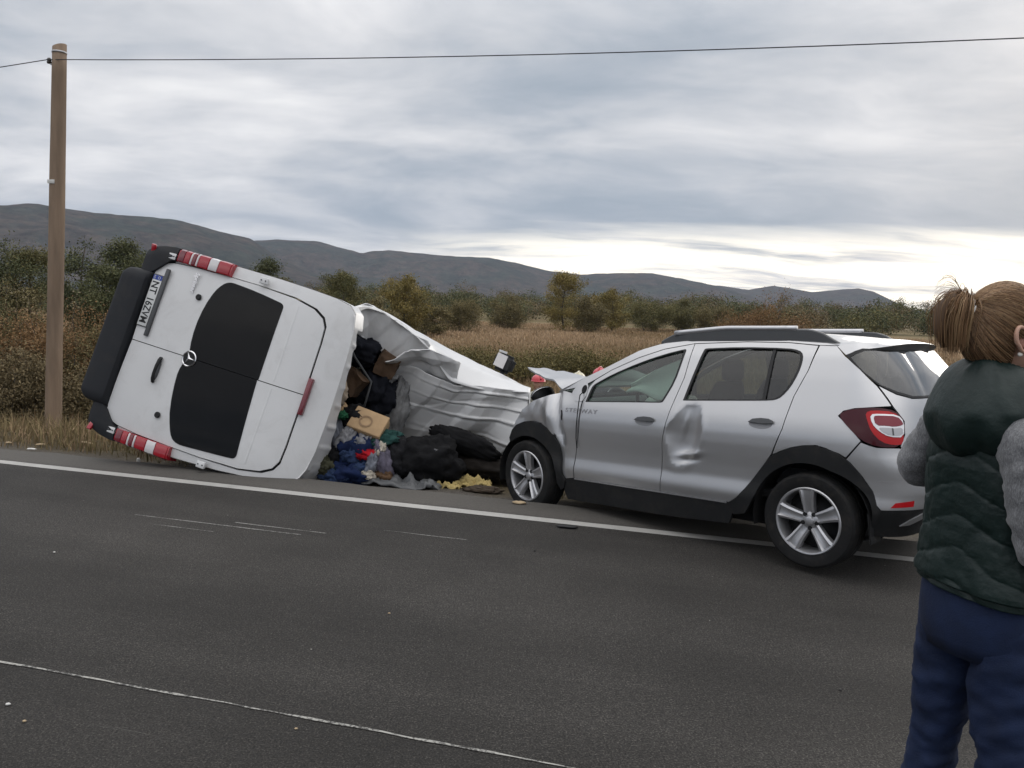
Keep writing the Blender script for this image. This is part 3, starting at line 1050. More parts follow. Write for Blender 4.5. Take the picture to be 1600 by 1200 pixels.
def build_car():
    ct = Vector((2.5984, 5.7432, .0224))
    hd, pt, rl = R(134.6), R(-3.66), R(.89)
    M4 = Matrix.Translation(ct) @ Matrix.Rotation(hd, 4, 'Z') @ Matrix.Rotation(-pt, 4, 'Y') @ Matrix.Rotation(rl, 4, 'X')
    car = empty('crashed_car', matrix=M4)
    tag(car, 'silver hatchback with dented rear door, crushed nose and black roof rails', 'car')

    paint = mat('silver_paint', (.50, .50, .508), .35, .77, coat=.4, var=.025, vscale=1.5)
    plast = mat('black_plastic', (.017, .0175, .0185), .6, spec=.3, bump=.15, bscale=400, var=.2, vscale=4, dirt=.10)
    plast2 = mat('grey_plastic', (.075, .078, .082), .5, bump=.1, bscale=300)
    rubber = mat('tyre_rubber', (.0125, .0125, .013), .8, spec=.3, bump=.15, bscale=120, var=.25, vscale=6, dirt=.14)
    alloy = mat('alloy', (.50, .50, .515), .36, .75, dirt=.16, vscale=5)
    dark = mat('dark_void', (.008, .008, .009), .9)
    seal = mat('seal_rubber', (.012, .012, .013), .6)
    red = mat('lamp_red', (.42, .010, .014), .15, spec=.3, coat=.2)
    dred = mat('lamp_dark_red', (.050, .004, .009), .15, spec=.3, coat=.15)
    clear = mat('lamp_clear', (.70, .70, .72), .12, .35, coat=.8)
    chrome = mat('chrome', (.62, .62, .64), .14, 1.0)
    fabric = mat('seat_fabric', (.032, .034, .038), .9, bump=.2, bscale=300, sheen=.3)
    bag = mat('airbag_cloth', (.66, .68, .65), .85, bump=.25, bscale=25)

    def glass_mat(name, tint, refl):
        m = bpy.data.materials.new(name); m.use_nodes = True
        t = m.node_tree; t.nodes.clear()
        N, L, M, MIX, RAMP, NOISE, MAP = NT(t)
        out = N('ShaderNodeOutputMaterial'); tr = N('ShaderNodeBsdfTransparent'); gl = N('ShaderNodeBsdfGlossy'); mx = N('ShaderNodeMixShader')
        tr.inputs[0].default_value = tuple(tint) + (1,); gl.inputs['Roughness'].default_value = .02
        fr = N('ShaderNodeFresnel'); fr.inputs[0].default_value = 1.5
        L(M('ADD', M('MULTIPLY', fr.outputs[0], refl), .02, clamp=True), mx.inputs[0])
        L(tr.outputs[0], mx.inputs[1]); L(gl.outputs[0], mx.inputs[2]); L(mx.outputs[0], out.inputs[0])
        return m
    glass = glass_mat('window_glass', (.64, .78, .71), 1.4)
    glass_d = glass_mat('tinted_window_glass', (.34, .38, .36), 1.3)

    cup = mat('handle_cup', (.30, .30, .31), .5, .4)
    reg = glass_mat('rear_window_glass', (.30, .35, .34), 2.4)
    G = .003
    # ---- outlines measured on the skin, (u, z)
    fwin = smoothpoly([(1.94, 1.008), (1.935, 1.02), (1.915, 1.12), (1.90, 1.145), (1.87, 1.165), (1.74, 1.235), (1.5, 1.335), (1.28, 1.405), (1.12, 1.443), (1.103, 1.44), (1.10, 1.425), (1.105, 1.35), (1.12, 1.2), (1.18, 1.055), (1.19, 1.042), (1.21, 1.036), (1.4, 1.03), (1.92, 1.007)], 1)
    rwin = smoothpoly([(1.005, 1.063), (1.0, 1.08), (.975, 1.23), (.938, 1.43), (.932, 1.446), (.91, 1.45), (.63, 1.460), (.28, 1.452), (.19, 1.438), (.155, 1.41), (.147, 1.36), (.157, 1.28), (.19, 1.19), (.24, 1.122), (.28, 1.10), (.35, 1.092), (.7, 1.076), (.985, 1.063)], 1)
    split = [(1.17, .362), (1.16, .5), (1.15, .74), (1.10, .99), (1.045, 1.23), (1.04, 1.485)]
    fdoor = [(2.035, .362), (2.035, .45), (2.01, .62), (1.975, .78), (1.97, .98), (1.965, 1.10), (1.90, 1.185), (1.76, 1.268), (1.52, 1.372), (1.30, 1.442), (1.04 + G, 1.485)] + [(x + G, z) for x, z in split[::-1][1:]]
    rear_edge = [(.06, 1.47), (.09, 1.30), (.15, 1.13), (.19, .91), (.26, .735), (.45, .475), (.53, .395), (.58, .362)]
    rdoor = [(x - G, z) for x, z in split] + [(.60, 1.497), (.28, 1.49)] + [(x + G, z) for x, z in rear_edge]

    for side in (0, 1):
        mir = bool(side); SS = S0 if mir else S
        nm = 'door'
        d1 = panel(nm, fdoor, SS, paint, car, [fwin], .028, .02, mirror=mir)
        d2 = panel(nm, rdoor, SS, paint, car, [rwin], .028 if mir else .016, .02, mirror=mir)
        if not mir:
            d2['label'] = 'rear door with a deep fist-shaped dent'
        # glass, seals and handles belong to their doors
        for dd, wn, gm in ((d1, fwin, glass), (d2, rwin, glass_d)):
            panel('window', wn, SS, gm, dd, (), .05, 0, -.014, mirror=mir)
            c = np.mean(wn, 0); inner = [tuple(c + (np.array(p) - c) * .965) for p in wn]; outer = [tuple(c + (np.array(p) - c) * 1.012) for p in wn]
            panel('window_seal', outer, SS, seal, dd, [inner], .05, .012, .0015, mirror=mir)
        panel('window_bar', [(.385, 1.445), (.362, 1.447), (.352, 1.10), (.378, 1.10)], SS, seal, d2, (), .05, .01, -.004, mirror=mir)
        for dd, hx, hz in ((d1, 1.315, .888), (d2, .345, .935)):
            o = [(hx + .095 * math.cos(a) * (1.0 if math.cos(a) > 0 else .85), hz + .034 * math.sin(a) * (1 if math.sin(a) > 0 else 1.05)) for a in np.linspace(0, 2 * np.pi, 20)[:-1]]
            panel('handle_recess', o, SS, cup, dd, (), .03, .004, .0015, mirror=mir)
            hp = [(hx + .092, hz + .004), (hx + .06, hz + .026), (hx, hz + .034), (hx - .06, hz + .032), (hx - .085, hz + .022), (hx - .088, hz + .004), (hx - .02, hz - .002)]
            panel('handle', hp, SS, plast2, dd, (), .02, .022, .022, mirror=mir)
        # front wing
        if not mir:
            wing = [(1.985, .985), (1.98, 1.04), (2.06, 1.06), (2.22, 1.085), (2.30, 1.06), (2.45, 1.02), (2.56, .985), (2.69, .90), (2.765, .79), (2.80, .70), (2.73, .765), (2.62, .80), (2.53, .812), (2.42, .80), (2.33, .765), (2.255, .70), (2.21, .62), (2.18, .50), (2.17, .38), (2.14, .345), (2.045, .362), (2.045, .45), (2.018, .62), (1.985, .78)]
        else:
            wing = [(1.985, .985), (1.98, 1.04), (2.06, 1.06), (2.22, 1.085), (2.45, 1.02), (2.66, .95), (2.74, .79), (2.73, .765), (2.53, .812), (2.33, .765), (2.21, .62), (2.17, .38), (2.14, .345), (2.045, .362), (2.045, .45), (2.018, .62), (1.985, .78)]
        w_ = panel('front_wing', wing, SS, paint, car, (), .022, .015, mirror=mir)
        if not mir: w_['label'] = 'crumpled front wing'
        # mirror foot
        tri = smoothpoly([(2.11, 1.035), (2.115, 1.10), (2.03, 1.15), (1.95, 1.165), (1.955, 1.01), (2.05, 1.0)], 1)
        ft = panel('mirror_foot', tri, SS, paint, car, (), .02, .02, .006, mirror=mir)
        if not mir:
            panel('socket', [(1.985 + .026 * math.cos(a), 1.105 + .036 * math.sin(a)) for a in np.linspace(0, 6.28, 14)[:-1]], SS, dark, ft, (), .02, .004, .009)
            P = [(1.985, .80 + .0, 1.09), (1.99, .84, 1.06), (1.985, .862, .99), (1.99, .872, .90), (2.0, .874, .80), (2.005, .870, .70), (1.995, .868, .62)]
            tube('torn_cable', P, .0045, dark, ft, 6)
        # pillar and roof edge above the doors
        cant = [(2.27, 1.085), (2.05, 1.19), (1.83, 1.288), (1.54, 1.432), (1.32, 1.49), (1.03, 1.518), (.45, 1.518), (.0, 1.487), (-.07, 1.473), (.0, 1.475), (.054, 1.476), (.28, 1.496), (.60, 1.503), (1.04, 1.491), (1.30, 1.449), (1.52, 1.379), (1.76, 1.275), (1.905, 1.192), (1.985, 1.15), (2.08, 1.12)]
        panel('roof_pillar', cant, SS, paint, car, (), .03, .02, mirror=mir)
        # rear quarter
        quarter = [(.054 - G, 1.472), (-.067, 1.467), (-.144 + .006, 1.40), (-.281 + .008, 1.316), (-.408 + .01, 1.212), (-.497 + .012, 1.092), (-.385, 1.086), (-.246, 1.073), (-.185, 1.054), (-.162, 1.019), (-.23, .95), (-.297, .872), (-.213, .762), (-.18, .785), (-.115, .812), (-.05, .824), (.04, .815), (.12, .795), (.20, .762), (.252, .735)] + [(x - G, z) for x, z in rear_edge[1:4]][::-1]
        panel('rear_quarter', quarter, SS, paint, car, (), .028, .015, mirror=mir)
        # bumper, lower valance, tailgate, rear window: half each
        bum = [(-.213 - G, .750), (-.300, .861), (-.345, .845), (-.393, .833), (-.539, .833), (-.60, .812), (-.80, .80), (-1.31, .80), (-1.31, .458), (-.677, .456), (-.404, .446), (-.373, .474), (-.34, .56), (-.28, .664), (-.235, .73)]
        bb = panel('rear_bumper', bum, SS, paint, car, (), .035, .02, .002, mirror=mir)
        panel('reflector', [(-.453, .463), (-.475, .495), (-.592, .512), (-.60, .475)], SS, red, bb, (), .03, .01, .005, mirror=mir)
        panel('crease_strip', [(-.355, .62), (-.35, .628), (-.70, .628), (-.70, .62)], SS, paint, bb, (), .03, .003, .003, mirror=mir)
        lowv = [(-.404, .443), (-.677, .453), (-1.31, .455), (-1.31, .24), (-.60, .26), (-.36, .27), (-.37, .36)]
        lv = panel('lower_valance', lowv, SS, plast, car, (), .05, .02, -.002, mirror=mir)
        panel('skid_trim', [(-.571, .343), (-.63, .385), (-.72, .43), (-1.31, .43), (-1.31, .40), (-.742, .386), (-.65, .35)], SS, alloy, lv, (), .04, .01, .006, mirror=mir)
        gate = [(-.505, 1.086), (-.53, 1.06), (-.59, 1.0), (-.592, .915), (-.552, .845), (-.61, .822), (-.80, .81), (-1.31, .81), (-1.31, 1.128), (-.672, 1.133), (-.537, 1.160), (-.415, 1.212)]
        gt = panel('tailgate', gate, SS, paint, car, (), .04, .015, mirror=mir)
        rg = [(-.144, 1.405), (-.22, 1.43), (-.31, 1.446), (-.752, 1.447), (-1.31, 1.447), (-1.31, 1.132), (-.672, 1.137), (-.537, 1.165), (-.405, 1.222), (-.281, 1.312)]
        panel('rear_window', rg, SS, reg, gt, (), .05, .01, .002, mirror=mir)
        rgo = [(-.141, 1.408), (-.22, 1.434), (-.31, 1.450), (-1.31, 1.451), (-1.31, 1.44), (-.34, 1.438), (-.235, 1.415), (-.185, 1.395), (-.30, 1.305), (-.425, 1.222), (-.55, 1.178), (-.68, 1.15), (-1.31, 1.145), (-1.31, 1.132), (-.672, 1.137), (-.537, 1.165), (-.405, 1.222), (-.281, 1.312)]
        panel('window_seal', rgo, SS, seal, gt, (), .05, .006, .004, mirror=mir)
        panel('tailgate_corner', [(-.069, 1.468), (-.141, 1.411), (-.22, 1.437), (-.31, 1.453), (-.55, 1.454), (-.55, 1.49), (-.30, 1.487), (-.10, 1.482)], SS, paint, gt, (), .03, .01, mirror=mir)
        # tail lamp
        lamp = smoothpoly([(-.168, 1.017), (-.187, 1.048), (-.246, 1.068), (-.385, 1.081), (-.521, 1.060), (-.582, 1.0), (-.585, .915), (-.541, .840), (-.393, .840), (-.299, .878), (-.225, .95)], 1)
        lp = panel('tail_lamp', lamp, SS, dred, car, (), .025, .03, .006, mirror=mir)
        panel('stop_lens', smoothpoly([(-.315, 1.045), (-.36, 1.062), (-.50, 1.055), (-.568, 1.0), (-.572, .95), (-.57, .86), (-.50, .852), (-.42, .87), (-.36, .93), (-.33, 1.0)], 1), SS, red, lp, (), .025, .01, .009, mirror=mir)
        panel('clear_lens', smoothpoly([(-.345, 1.035), (-.40, 1.04), (-.53, 1.036), (-.577, .992), (-.574, .90), (-.47, .902), (-.405, .935), (-.36, .98)], 1), SS, clear, lp, (), .02, .008, .012, mirror=mir)
        panel('indicator_lens', smoothpoly([(-.365, 1.024), (-.40, 1.029), (-.525, 1.026), (-.566, .988), (-.566, .972), (-.50, .962), (-.46, .968), (-.385, .968)], 1), SS, mat('lamp_rose', (.22, .045, .06), .2, spec=.3), lp, (), .02, .008, .0145, mirror=mir)
        panel('reverse_lens', smoothpoly([(-.40, .957), (-.46, .957), (-.50, .952), (-.564, .960), (-.564, .910), (-.475, .911), (-.425, .932)], 1), SS, mat('lamp_grey', (.42, .42, .44), .2, .2), lp, (), .02, .008, .0145, mirror=mir)
        panel('lens_divider', [(-.487, .955), (-.497, .953), (-.503, .912), (-.493, .912)], SS, plast2, lp, (), .02, .004, .0165, mirror=mir)
        # plastic arch trims and rocker
        ci = lambda r, a0, a1, n, cx, cz=.315: [(cx + r * math.cos(R(a)), cz + r * math.sin(R(a))) for a in np.linspace(a0, a1, n)]
        rtrim = [(.585, .358), (.53, .39), (.45, .478), (.34, .625), (.27, .715), (.20, .758), (.12, .79), (.04, .81), (-.05, .819), (-.115, .808), (-.18, .78), (-.235, .727), (-.28, .660), (-.34, .555), (-.373, .470), (-.404, .440), (-.40, .36), (-.372, .30)] + ci(.385, 182, 20, 26, .01)[1:] + [(.40, .40), (.46, .30), (.55, .28)]
        panel('arch_trim', rtrim, SS, plast, car, (), .03, .05, .012, mirror=mir)
        ftrim = [(2.83, .60), (2.835, .64), (2.79, .715), (2.73, .763), (2.62, .80), (2.53, .812), (2.42, .80), (2.33, .765), (2.255, .70), (2.205, .62), (2.18, .50), (2.17, .38), (2.14, .335), (2.16, .27), (2.20, .24), (2.235, .30)] + ci(.36, 175, 55, 16, 2.589)[1:]
        panel('arch_trim', ftrim, S0, plast, car, (), .03, .05, .012, mirror=mir)
        rock = [(2.14, .340), (2.045, .352), (1.17, .352), (.58, .352), (.56, .285), (.60, .20), (1.2, .175), (2.14, .165), (2.17, .24)]
        panel('rocker_panel', rock, SS, plast, car, (), .05, .03, .004, mirror=mir)
        panel('sill_strip', [(2.035, .362), (1.17, .362), (.60, .362), (.60, .353), (1.17, .353), (2.035, .353)], SS, alloy, car, (), .06, .004, .009, mirror=mir)
    panel('torn_gap', smoothpoly([(2.20, .93), (2.185, .90), (2.19, .86), (2.175, .83), (2.17, .88), (2.18, .92)], 1), S, dark, car, (), .015, .004, .004)
    # lettering on the wing and door
    def on_skin(name, body, u0, z0, size, m, parent, sx=1.0):
        o = text_mesh(name, body, size, m, parent, Matrix.Identity(4), .0006, (sx, 1, 1), .0008, spacing=1.18)
        for v in o.data.vertices:
            p = S(u0 - v.co.x, z0 + v.co.y); e = S(u0 - v.co.x, z0 + v.co.y + .01)
            v.co = Vector((p[0], p[1] + .0025 + v.co.z, p[2]))
        return o
    on_skin('lettering', 'STEPWAY', 2.145, .915, .047, mat('grey_print', (.27, .27, .285), .5), car, 1.5)

    # ---- roof, windscreen
    RLx = np.array([[-.25, 1.44], [-.10, 1.472], [0, 1.485], [.25, 1.508], [.45, 1.518], [1.03, 1.518], [1.32, 1.49], [1.54, 1.432], [1.83, 1.288], [2.05, 1.19], [2.30, 1.07]])

    def Tt(x, v):
        z = float(np.interp(x, RLx[:, 0], RLx[:, 1])); y = S0(max(x, UC + .001), z)[1]
        k = min(1, max(0, (x - .9) / 1.0)); q = 1 - v * v
        return (x + .17 * k * q, y * v, z + (.055 - .02 * k) * (1 - abs(v) ** 2.6))
    rect = lambda x0, x1, v0, v1: [(x0, v0), (x1, v0), (x1, v1), (x0, v1)]
    panel('roof', rect(-.10, 1.34, -1.0, 1.0), Tt, paint, car, (), .06, .02)
    panel('windscreen', rect(1.345, 2.25, -.93, .93), Tt, glass, car, (), .08, .006)
    for s in (-1, 1):
        panel('screen_pillar', rect(1.34, 2.27, *( (.93, 1.0) if s > 0 else (-1.0, -.93))), Tt, paint, car, (), .06, .02)
    box('cowl', (2.30, 0, .99), (.22, 1.36, .10), plast, car, .03)

    # spoiler: short lip over the rear window, dark beneath
    def rear_x(y, z):
        us = np.linspace(UC, UC - LC - LR, 160); P_ = [S0(u, z) for u in us]
        return float(np.interp(abs(y), [p[1] for p in P_][::-1], [p[0] for p in P_][::-1]))
    V = []; F = []; n = 29; m_ = 6
    for i in range(n):
        v = -1 + 2 * i / (n - 1)
        p0 = Vector(Tt(-.10, v)); yj = p0.y * .985
        xj = rear_x(yj, 1.446); xe = xj - .030 * (1 - abs(v) ** 6)
        zt = p0.z - .016 - .014 * (1 - abs(v) ** 3)
        for x, z in ((p0.x + .01, p0.z + .002), (p0.x * .5 + xe * .5, p0.z * .5 + zt * .5 + .006), (xe + .02, zt), (xe, zt - .008), (xe + .012, zt - .024), (xj - .004, 1.444)):
            V.append((x, yj if x < p0.x else p0.y, z))
    for i in range(n - 1):
        for j in range(m_ - 1):
            F.append((i * m_ + j, i * m_ + j + 1, (i + 1) * m_ + j + 1, (i + 1) * m_ + j))
    sp = mk('spoiler', V, F, None, car, True, mats=[paint, plast2], midx=[0 if (k % (m_ - 1)) < 3 else 1 for k in range(len(F))]); sp.data.set_sharp_from_angle(angle=R(38))

    # roof rails
    for s in (1, -1):
        rail = empty('x'); bpy.data.objects.remove(rail)
        xs = np.linspace(1.38, -.06, 40)
        rings = []
        for x in xs:
            top = float(np.interp(x, [-.06, -.02, .06, .14, .26, .80, 1.22, 1.30, 1.38], [1.492, 1.515, 1.562, 1.585, 1.588, 1.598, 1.575, 1.548, 1.512]))
            base = float(np.interp(x, RLx[:, 0], RLx[:, 1])) - .01
            bot = base
            y = .565 * s * float(np.interp(x, [-.06, .3, 1.1, 1.38], [.97, 1, 1, .95]))
            hw = .019
            rings.append([(x, y - hw, bot), (x, y - hw * .9, top - .008), (x, y - hw * .5, top), (x, y + hw * .5, top), (x, y + hw * .9, top - .008), (x, y + hw, bot)])
        rl_ = loft('roof_rail', rings, plast2, car)
        rl_.data.set_sharp_from_angle(angle=R(40))
        P = [(x, .565 * s, float(np.interp(x, [.22, .80, 1.26], [1.592, 1.602, 1.570]))) for x in np.linspace(.24, 1.24, 16)]
        tube('rail_bar', P, [(.023, .020)] * 16, alloy, rl_, 10)

    # bonnet thrown up and folded
    V = []; F = []; nu, nvv = 22, 26
    for i in range(nu):
        s = i / (nu - 1)
        for j in range(nvv):
            v = -1 + 2 * j / (nvv - 1)
            x = 2.24 + .52 * s + .10 * (1 - v * v) * (1 - s) * .6 - .05 * s * abs(v - .2)
            y = .72 * v
            lift = .205 * s * max(.40, .45 + .55 * v) + .02 * math.sin(math.pi * s) * math.cos(2.2 * v) + .030 * math.exp(-((s - .33) / .12) ** 2)
            z = 1.075 + lift + .03 * (1 - v * v)
            z += .022 * fbm((x * 4, y * 4, 3.3), 3) * min(1, s * 3)
            V.append((x, y, z))
    for i in range(nu - 1):
        for j in range(nvv - 1):
            a = i * nvv + j; F.append((a, a + nvv, a + nvv + 1, a + 1))
    nV = len(V); V2 = [(x - .006, y, z - .016) for x, y, z in V]
    V += V2
    F2 = [tuple(nV + q for q in f[::-1]) for f in F]
    rim = [(i * nvv, (i + 1) * nvv) for i in range(nu - 1)] + [((i + 1) * nvv + nvv - 1, i * nvv + nvv - 1) for i in range(nu - 1)] + [((nu - 1) * nvv + j, (nu - 1) * nvv + j + 1) for j in range(nvv - 1)] + [(j + 1, j) for j in range(nvv - 1)]
    Fr = [(b, a, nV + a, nV + b) for a, b in rim]
    bn = mk('bonnet', V, F + F2 + Fr, None, car, True, mats=[paint, plast], midx=[0] * len(F) + [1] * (len(F2)) + [0] * len(Fr))
    bn.data.set_sharp_from_angle(angle=R(50)); bn['label'] = 'buckled bonnet thrown up over the engine'
    # what the bonnet uncovered
    bx = box('engine_bay', (2.46, 0, .66), (.50, 1.30, .62), dark, car, .06)
    rad_ = box('radiator_panel', (2.76, 0, .66), (.05, 1.25, .42), plast, car, .02)
    for v in rad_.data.vertices:
        v.co.x += .05 * fbm((v.co.y * 4, v.co.z * 4, 1))
    for s in (1, -1):
        hl = lathe('headlamp', [(0, .0), (.05, .012), (.085, .04), (.105, .09), (.11, .13), (.0, .15)], plast, car, 22, 'X', matrix=Matrix.Translation((2.60, .55 * s, .955)) @ Matrix.Rotation(R(-38 if s > 0 else -10), 4, 'Y') @ Matrix.Diagonal((1, 1.25, .8, 1)))
        lathe('lamp_lens', [(.0, .155), (.07, .150), (.104, .135), (.112, .115)], clear, hl, 22, 'X', matrix=Matrix.Translation((2.60, .55 * s, .955)) @ Matrix.Rotation(R(-38 if s > 0 else -10), 4, 'Y') @ Matrix.Diagonal((1, 1.25, .8, 1)))
    V = []; F = []
    for i in range(9):
        for j in range(7):
            y = -.60 + 1.25 * i / 8; a = R(-70 + 150 * j / 6)
            V.append((2.66 + .12 * math.cos(a) * (.8 + .5 * fbm((y * 3, a, 1))), y, .42 + .13 * math.sin(a) + .05 * fbm((y * 5, a, 4))))
    for i in range(8):
        for j in range(6):
            a = i * 7 + j; F.append((a, a + 1, a + 8, a + 7))
    mk('crushed_bumper', V, F, plast, car)

    # ---- under and inside
    box('underbody', (1.12, 0, .30), (2.9, 1.36, .20), dark, car, .04)
    box('floor_pan', (1.05, 0, .44), (2.3, 1.50, .06), dark, car, .02)
    for cx, cr in ((0.0, .40), (2.589, .37)):
        for s in (1, -1):
            V = []; F = []
            for i in range(21):
                a = R(-12 + 204 * i / 20)
                for y in (.84, .60):
                    V.append((cx + cr * math.cos(a), y * s, .315 + cr * math.sin(a)))
            for i in range(20):
                F.append((2 * i, 2 * i + 1, 2 * i + 3, 2 * i + 2))
            F.append(tuple(2 * i + 1 for i in range(21)))
            mk('wheel_liner', V, F, dark, car)
    box('exhaust', (-.32, -.35, .26), (.5, .16, .12), dark, car, .05)
    # mud flap behind the rear wheel
    box('mud_flap', (-.385, .74, .315), (.012, .16, .19), plast, car, .004, Matrix.Rotation(R(6), 3, 'Y'))

    def seat(name, x, y, back=.62):
        s = empty(name); bpy.data.objects.remove(s)
        rings = []
        for h, d, wd in ((.0, .085, .20), (.10, .10, .245), (.35, .09, .25), (.52, .07, .225), (.60, .05, .17)):
            cx = x - h * .24
            rings.append([(cx + d * math.cos(a) * (.7 if math.cos(a) > 0 else 1), y + wd * np.sign(math.sin(a)) * abs(math.sin(a)) ** .6, .60 + h) for a in np.linspace(0, 2 * np.pi, 17)[:-1]])
        b = loft('seat_back', rings, fabric, car)
        box('seat_base', (x + .24, y, .56), (.50, .48, .14), fabric, car, .05)
        hr = box('headrest', (x - .175, y, 1.285), (.085, .25, .17), fabric, car, .04)
        return b
    for y in (.37, -.37):
        seat('seat', 1.02, y)
    box('rear_bench_back', (.02, 0, .86), (.14, 1.20, .52), fabric, car, .05, Matrix.Rotation(R(-12), 3, 'Y'))
    box('rear_bench_base', (.34, 0, .56), (.5, 1.24, .14), fabric, car, .05)
    for y in (.36, -.36):
        box('headrest', (-.07, y, 1.19), (.08, .24, .13), fabric, car, .035)
    box('parcel_shelf', (-.26, 0, 1.06), (.42, 1.05, .03), fabric, car, .01)
    db = box('dashboard', (1.98, 0, .90), (.42, 1.36, .24), plast2, car, .09, None, 4)
    sw = Matrix.Translation((1.60, .37, .985)) @ Matrix.Rotation(R(-66), 4, 'Y')
    V = []; F = []
    for i in range(32):
        a = 2 * math.pi * i / 32
        for j in range(8):
            b = 2 * math.pi * j / 8; r = .178 + .015 * math.cos(b)
            V.append(tuple(sw @ Vector((r * math.cos(a), r * math.sin(a), .015 * math.sin(b)))))
    for i in range(32):
        for j in range(8):
            F.append((i * 8 + j, i * 8 + (j + 1) % 8, ((i + 1) % 32) * 8 + (j + 1) % 8, ((i + 1) % 32) * 8 + j))
    swo = mk('steering_wheel', V, F, plast, car)
    tube('steering_spoke', [tuple(sw @ Vector((-.17, 0, 0))), tuple(sw @ Vector((.17, 0, 0)))], .02, plast, swo, 8)
    tube('steering_column', [(1.60, .37, .985), (1.92, .37, .86)], .035, plast, swo, 8)
    # slack airbags hanging in the front
    V = []; F = []; na, nb = 18, 12
    for i in range(na):
        for j in range(nb):
            a = 2 * math.pi * i / na; b = math.pi * j / (nb - 1)
            d = Vector((math.cos(a) * math.sin(b), math.sin(a) * math.sin(b), math.cos(b)))
            r = 1 + .16 * fbm((d.x * 2.2, d.y * 2.2, d.z * 2.2), 3)
            V.append((1.50 + .12 * d.x * r, .37 + .19 * d.y * r, .95 + .13 * d.z * r))
    for i in range(na):
        for j in range(nb - 1):
            F.append((i * nb + j, i * nb + j + 1, ((i + 1) % na) * nb + j + 1, ((i + 1) % na) * nb + j))
    mk('airbag', V, F, bag, car)
    V = []; F = []
    for i in range(16):
        for j in range(8):
            x = 1.06 + .62 * i / 15; v = j / 7
            zt = 1.40 - .24 * (i / 15) ** 1.3; zb = zt - (.07 + .22 * math.exp(-((x - 1.30) / .22) ** 2))
            z = zt + (zb - zt) * v
            V.append((x, .555 - .06 * math.sin(math.pi * v) + .02 * fbm((x * 6, v * 2, 2)) + .06 * v, z))
    for i in range(15):
        for j in range(7):
            a = i * 8 + j; F.append((a, a + 1, a + 9, a + 8))
    cb = mk('curtain_airbag', V, F, bag, car)
    md = cb.modifiers.new('t', 'SOLIDIFY'); md.thickness = .02
    tube('gear_lever', [(1.55, 0, .55), (1.52, 0, .80)], .02, plast, car, 8)
    box('rear_view_mirror', (1.56, .02, 1.36), (.03, .22, .06), plast, car, .012)

    # ---- wheels
    def wheel(cx, side, steer=0.0, flat=0.0, spin=0.0):
        tyre_prof = [(.205, -.09), (.225, -.098), (.26, -.106), (.295, -.104), (.310, -.092), (.316, -.07), (.318, -.03), (.311, -.028), (.311, -.022), (.318, -.02), (.318, .02), (.311, .022), (.311, .028), (.318, .03), (.316, .07), (.310, .092), (.295, .104), (.26, .106), (.225, .098), (.205, .09)]
        base = Matrix.Translation((cx, .755 * side, .315)) @ Matrix.Rotation(steer, 4, 'Z') @ Matrix.Rotation(0 if side > 0 else math.pi, 4, 'Z')
        w = lathe('wheel', tyre_prof, rubber, car, 56, 'Y', angle=28)
        # blocks of the tread
        if flat:
            for v in w.data.vertices:
                zl = v.co.z
                if zl < -.24:
                    k = min(1, (-.24 - zl) / .06)
                    v.co.y *= 1 + .28 * k
                if zl < -flat:
                    v.co.z = -flat - .004 * fbm((v.co.x * 9, v.co.y * 9, 1))
        w['label'] = 'flat front tyre on a five-spoke alloy rim' if flat else 'road wheel with a five-spoke alloy rim'
        rim = lathe('rim', [(.222, .085), (.224, .098), (.218, .104), (.209, .102), (.204, .092), (.198, .06), (.195, -.06), (.205, -.09)], alloy, w, 56, 'Y', angle=30)
        lathe('brake_drum', [(0, .035), (.10, .035), (.13, .02), (.15, 0), (.19, -.02), (.196, -.06)], dark, w, 36, 'Y')
        for k in range(5):
            a0 = R(90 + 72 * k + spin)
            V = []; F = []
            prof = [(-1.0, -.030), (-.92, .002), (-.62, .010), (-.42, -.004), (0, -.008), (.42, -.004), (.62, .010), (.92, .002), (1.0, -.030)]
            st = [(.022, .034, .066), (.060, .038, .068), (.10, .041, .078), (.15, .047, .088), (.19, .055, .094), (.212, .063, .094)]
            for r, hw, y in st:
                for f, dy in prof:
                    V.append((r, y + dy * (1 if r > .05 else .4), f * hw))
            m_ = len(prof)
            for i in range(len(st) - 1):
                for j in range(m_ - 1):
                    F.append((i * m_ + j, i * m_ + j + 1, (i + 1) * m_ + j + 1, (i + 1) * m_ + j))
            so = mk('spoke', V, F, alloy, w)
            so.data.transform(Matrix.Rotation(-a0, 4, 'Y'))
            so.data.set_sharp_from_angle(angle=R(35))
            hx = R(90 + 72 * k + 36 + spin)
            lathe('bolt_hole', [(0, .072), (.013, .072), (.015, .066), (.016, .04)], dark, w, 12, 'Y', matrix=Matrix.Translation((.050 * math.cos(hx), .004, .050 * math.sin(hx))))
        lathe('hub_cap', [(0, .083), (.02, .083), (.028, .080), (.034, .07), (.050, .066), (.062, .058), (.064, .03)], alloy, w, 28, 'Y')
        w.data.transform(Matrix.Identity(4))
        w.matrix_local = base
        return w
    wheel(0, 1, 0, 0, -4)
    wheel(2.589, 1, R(-5.5), .262, 2)
    wheel(0, -1, 0, 0, 20)
    wheel(2.589, -1, R(-5.5), 0, 33)
    return car


CAR = build_car()
# ------------------------------------------------------------------ the overturned van
# van coordinates: x forward from the rear doors, y to its left (now up), z up from its wheels (now to the right)
VROT = Matrix(((.21918557, .2684916, .93801383), (.94939702, .16296488, -.2684916), (-.22495105, .94939702, -.21918557)))
VLOC = Vector((-4.32, 8.09, 1.34))
VM = Matrix.Translation(VLOC) @ VROT.to_4x4()
VI = VM.inverted()


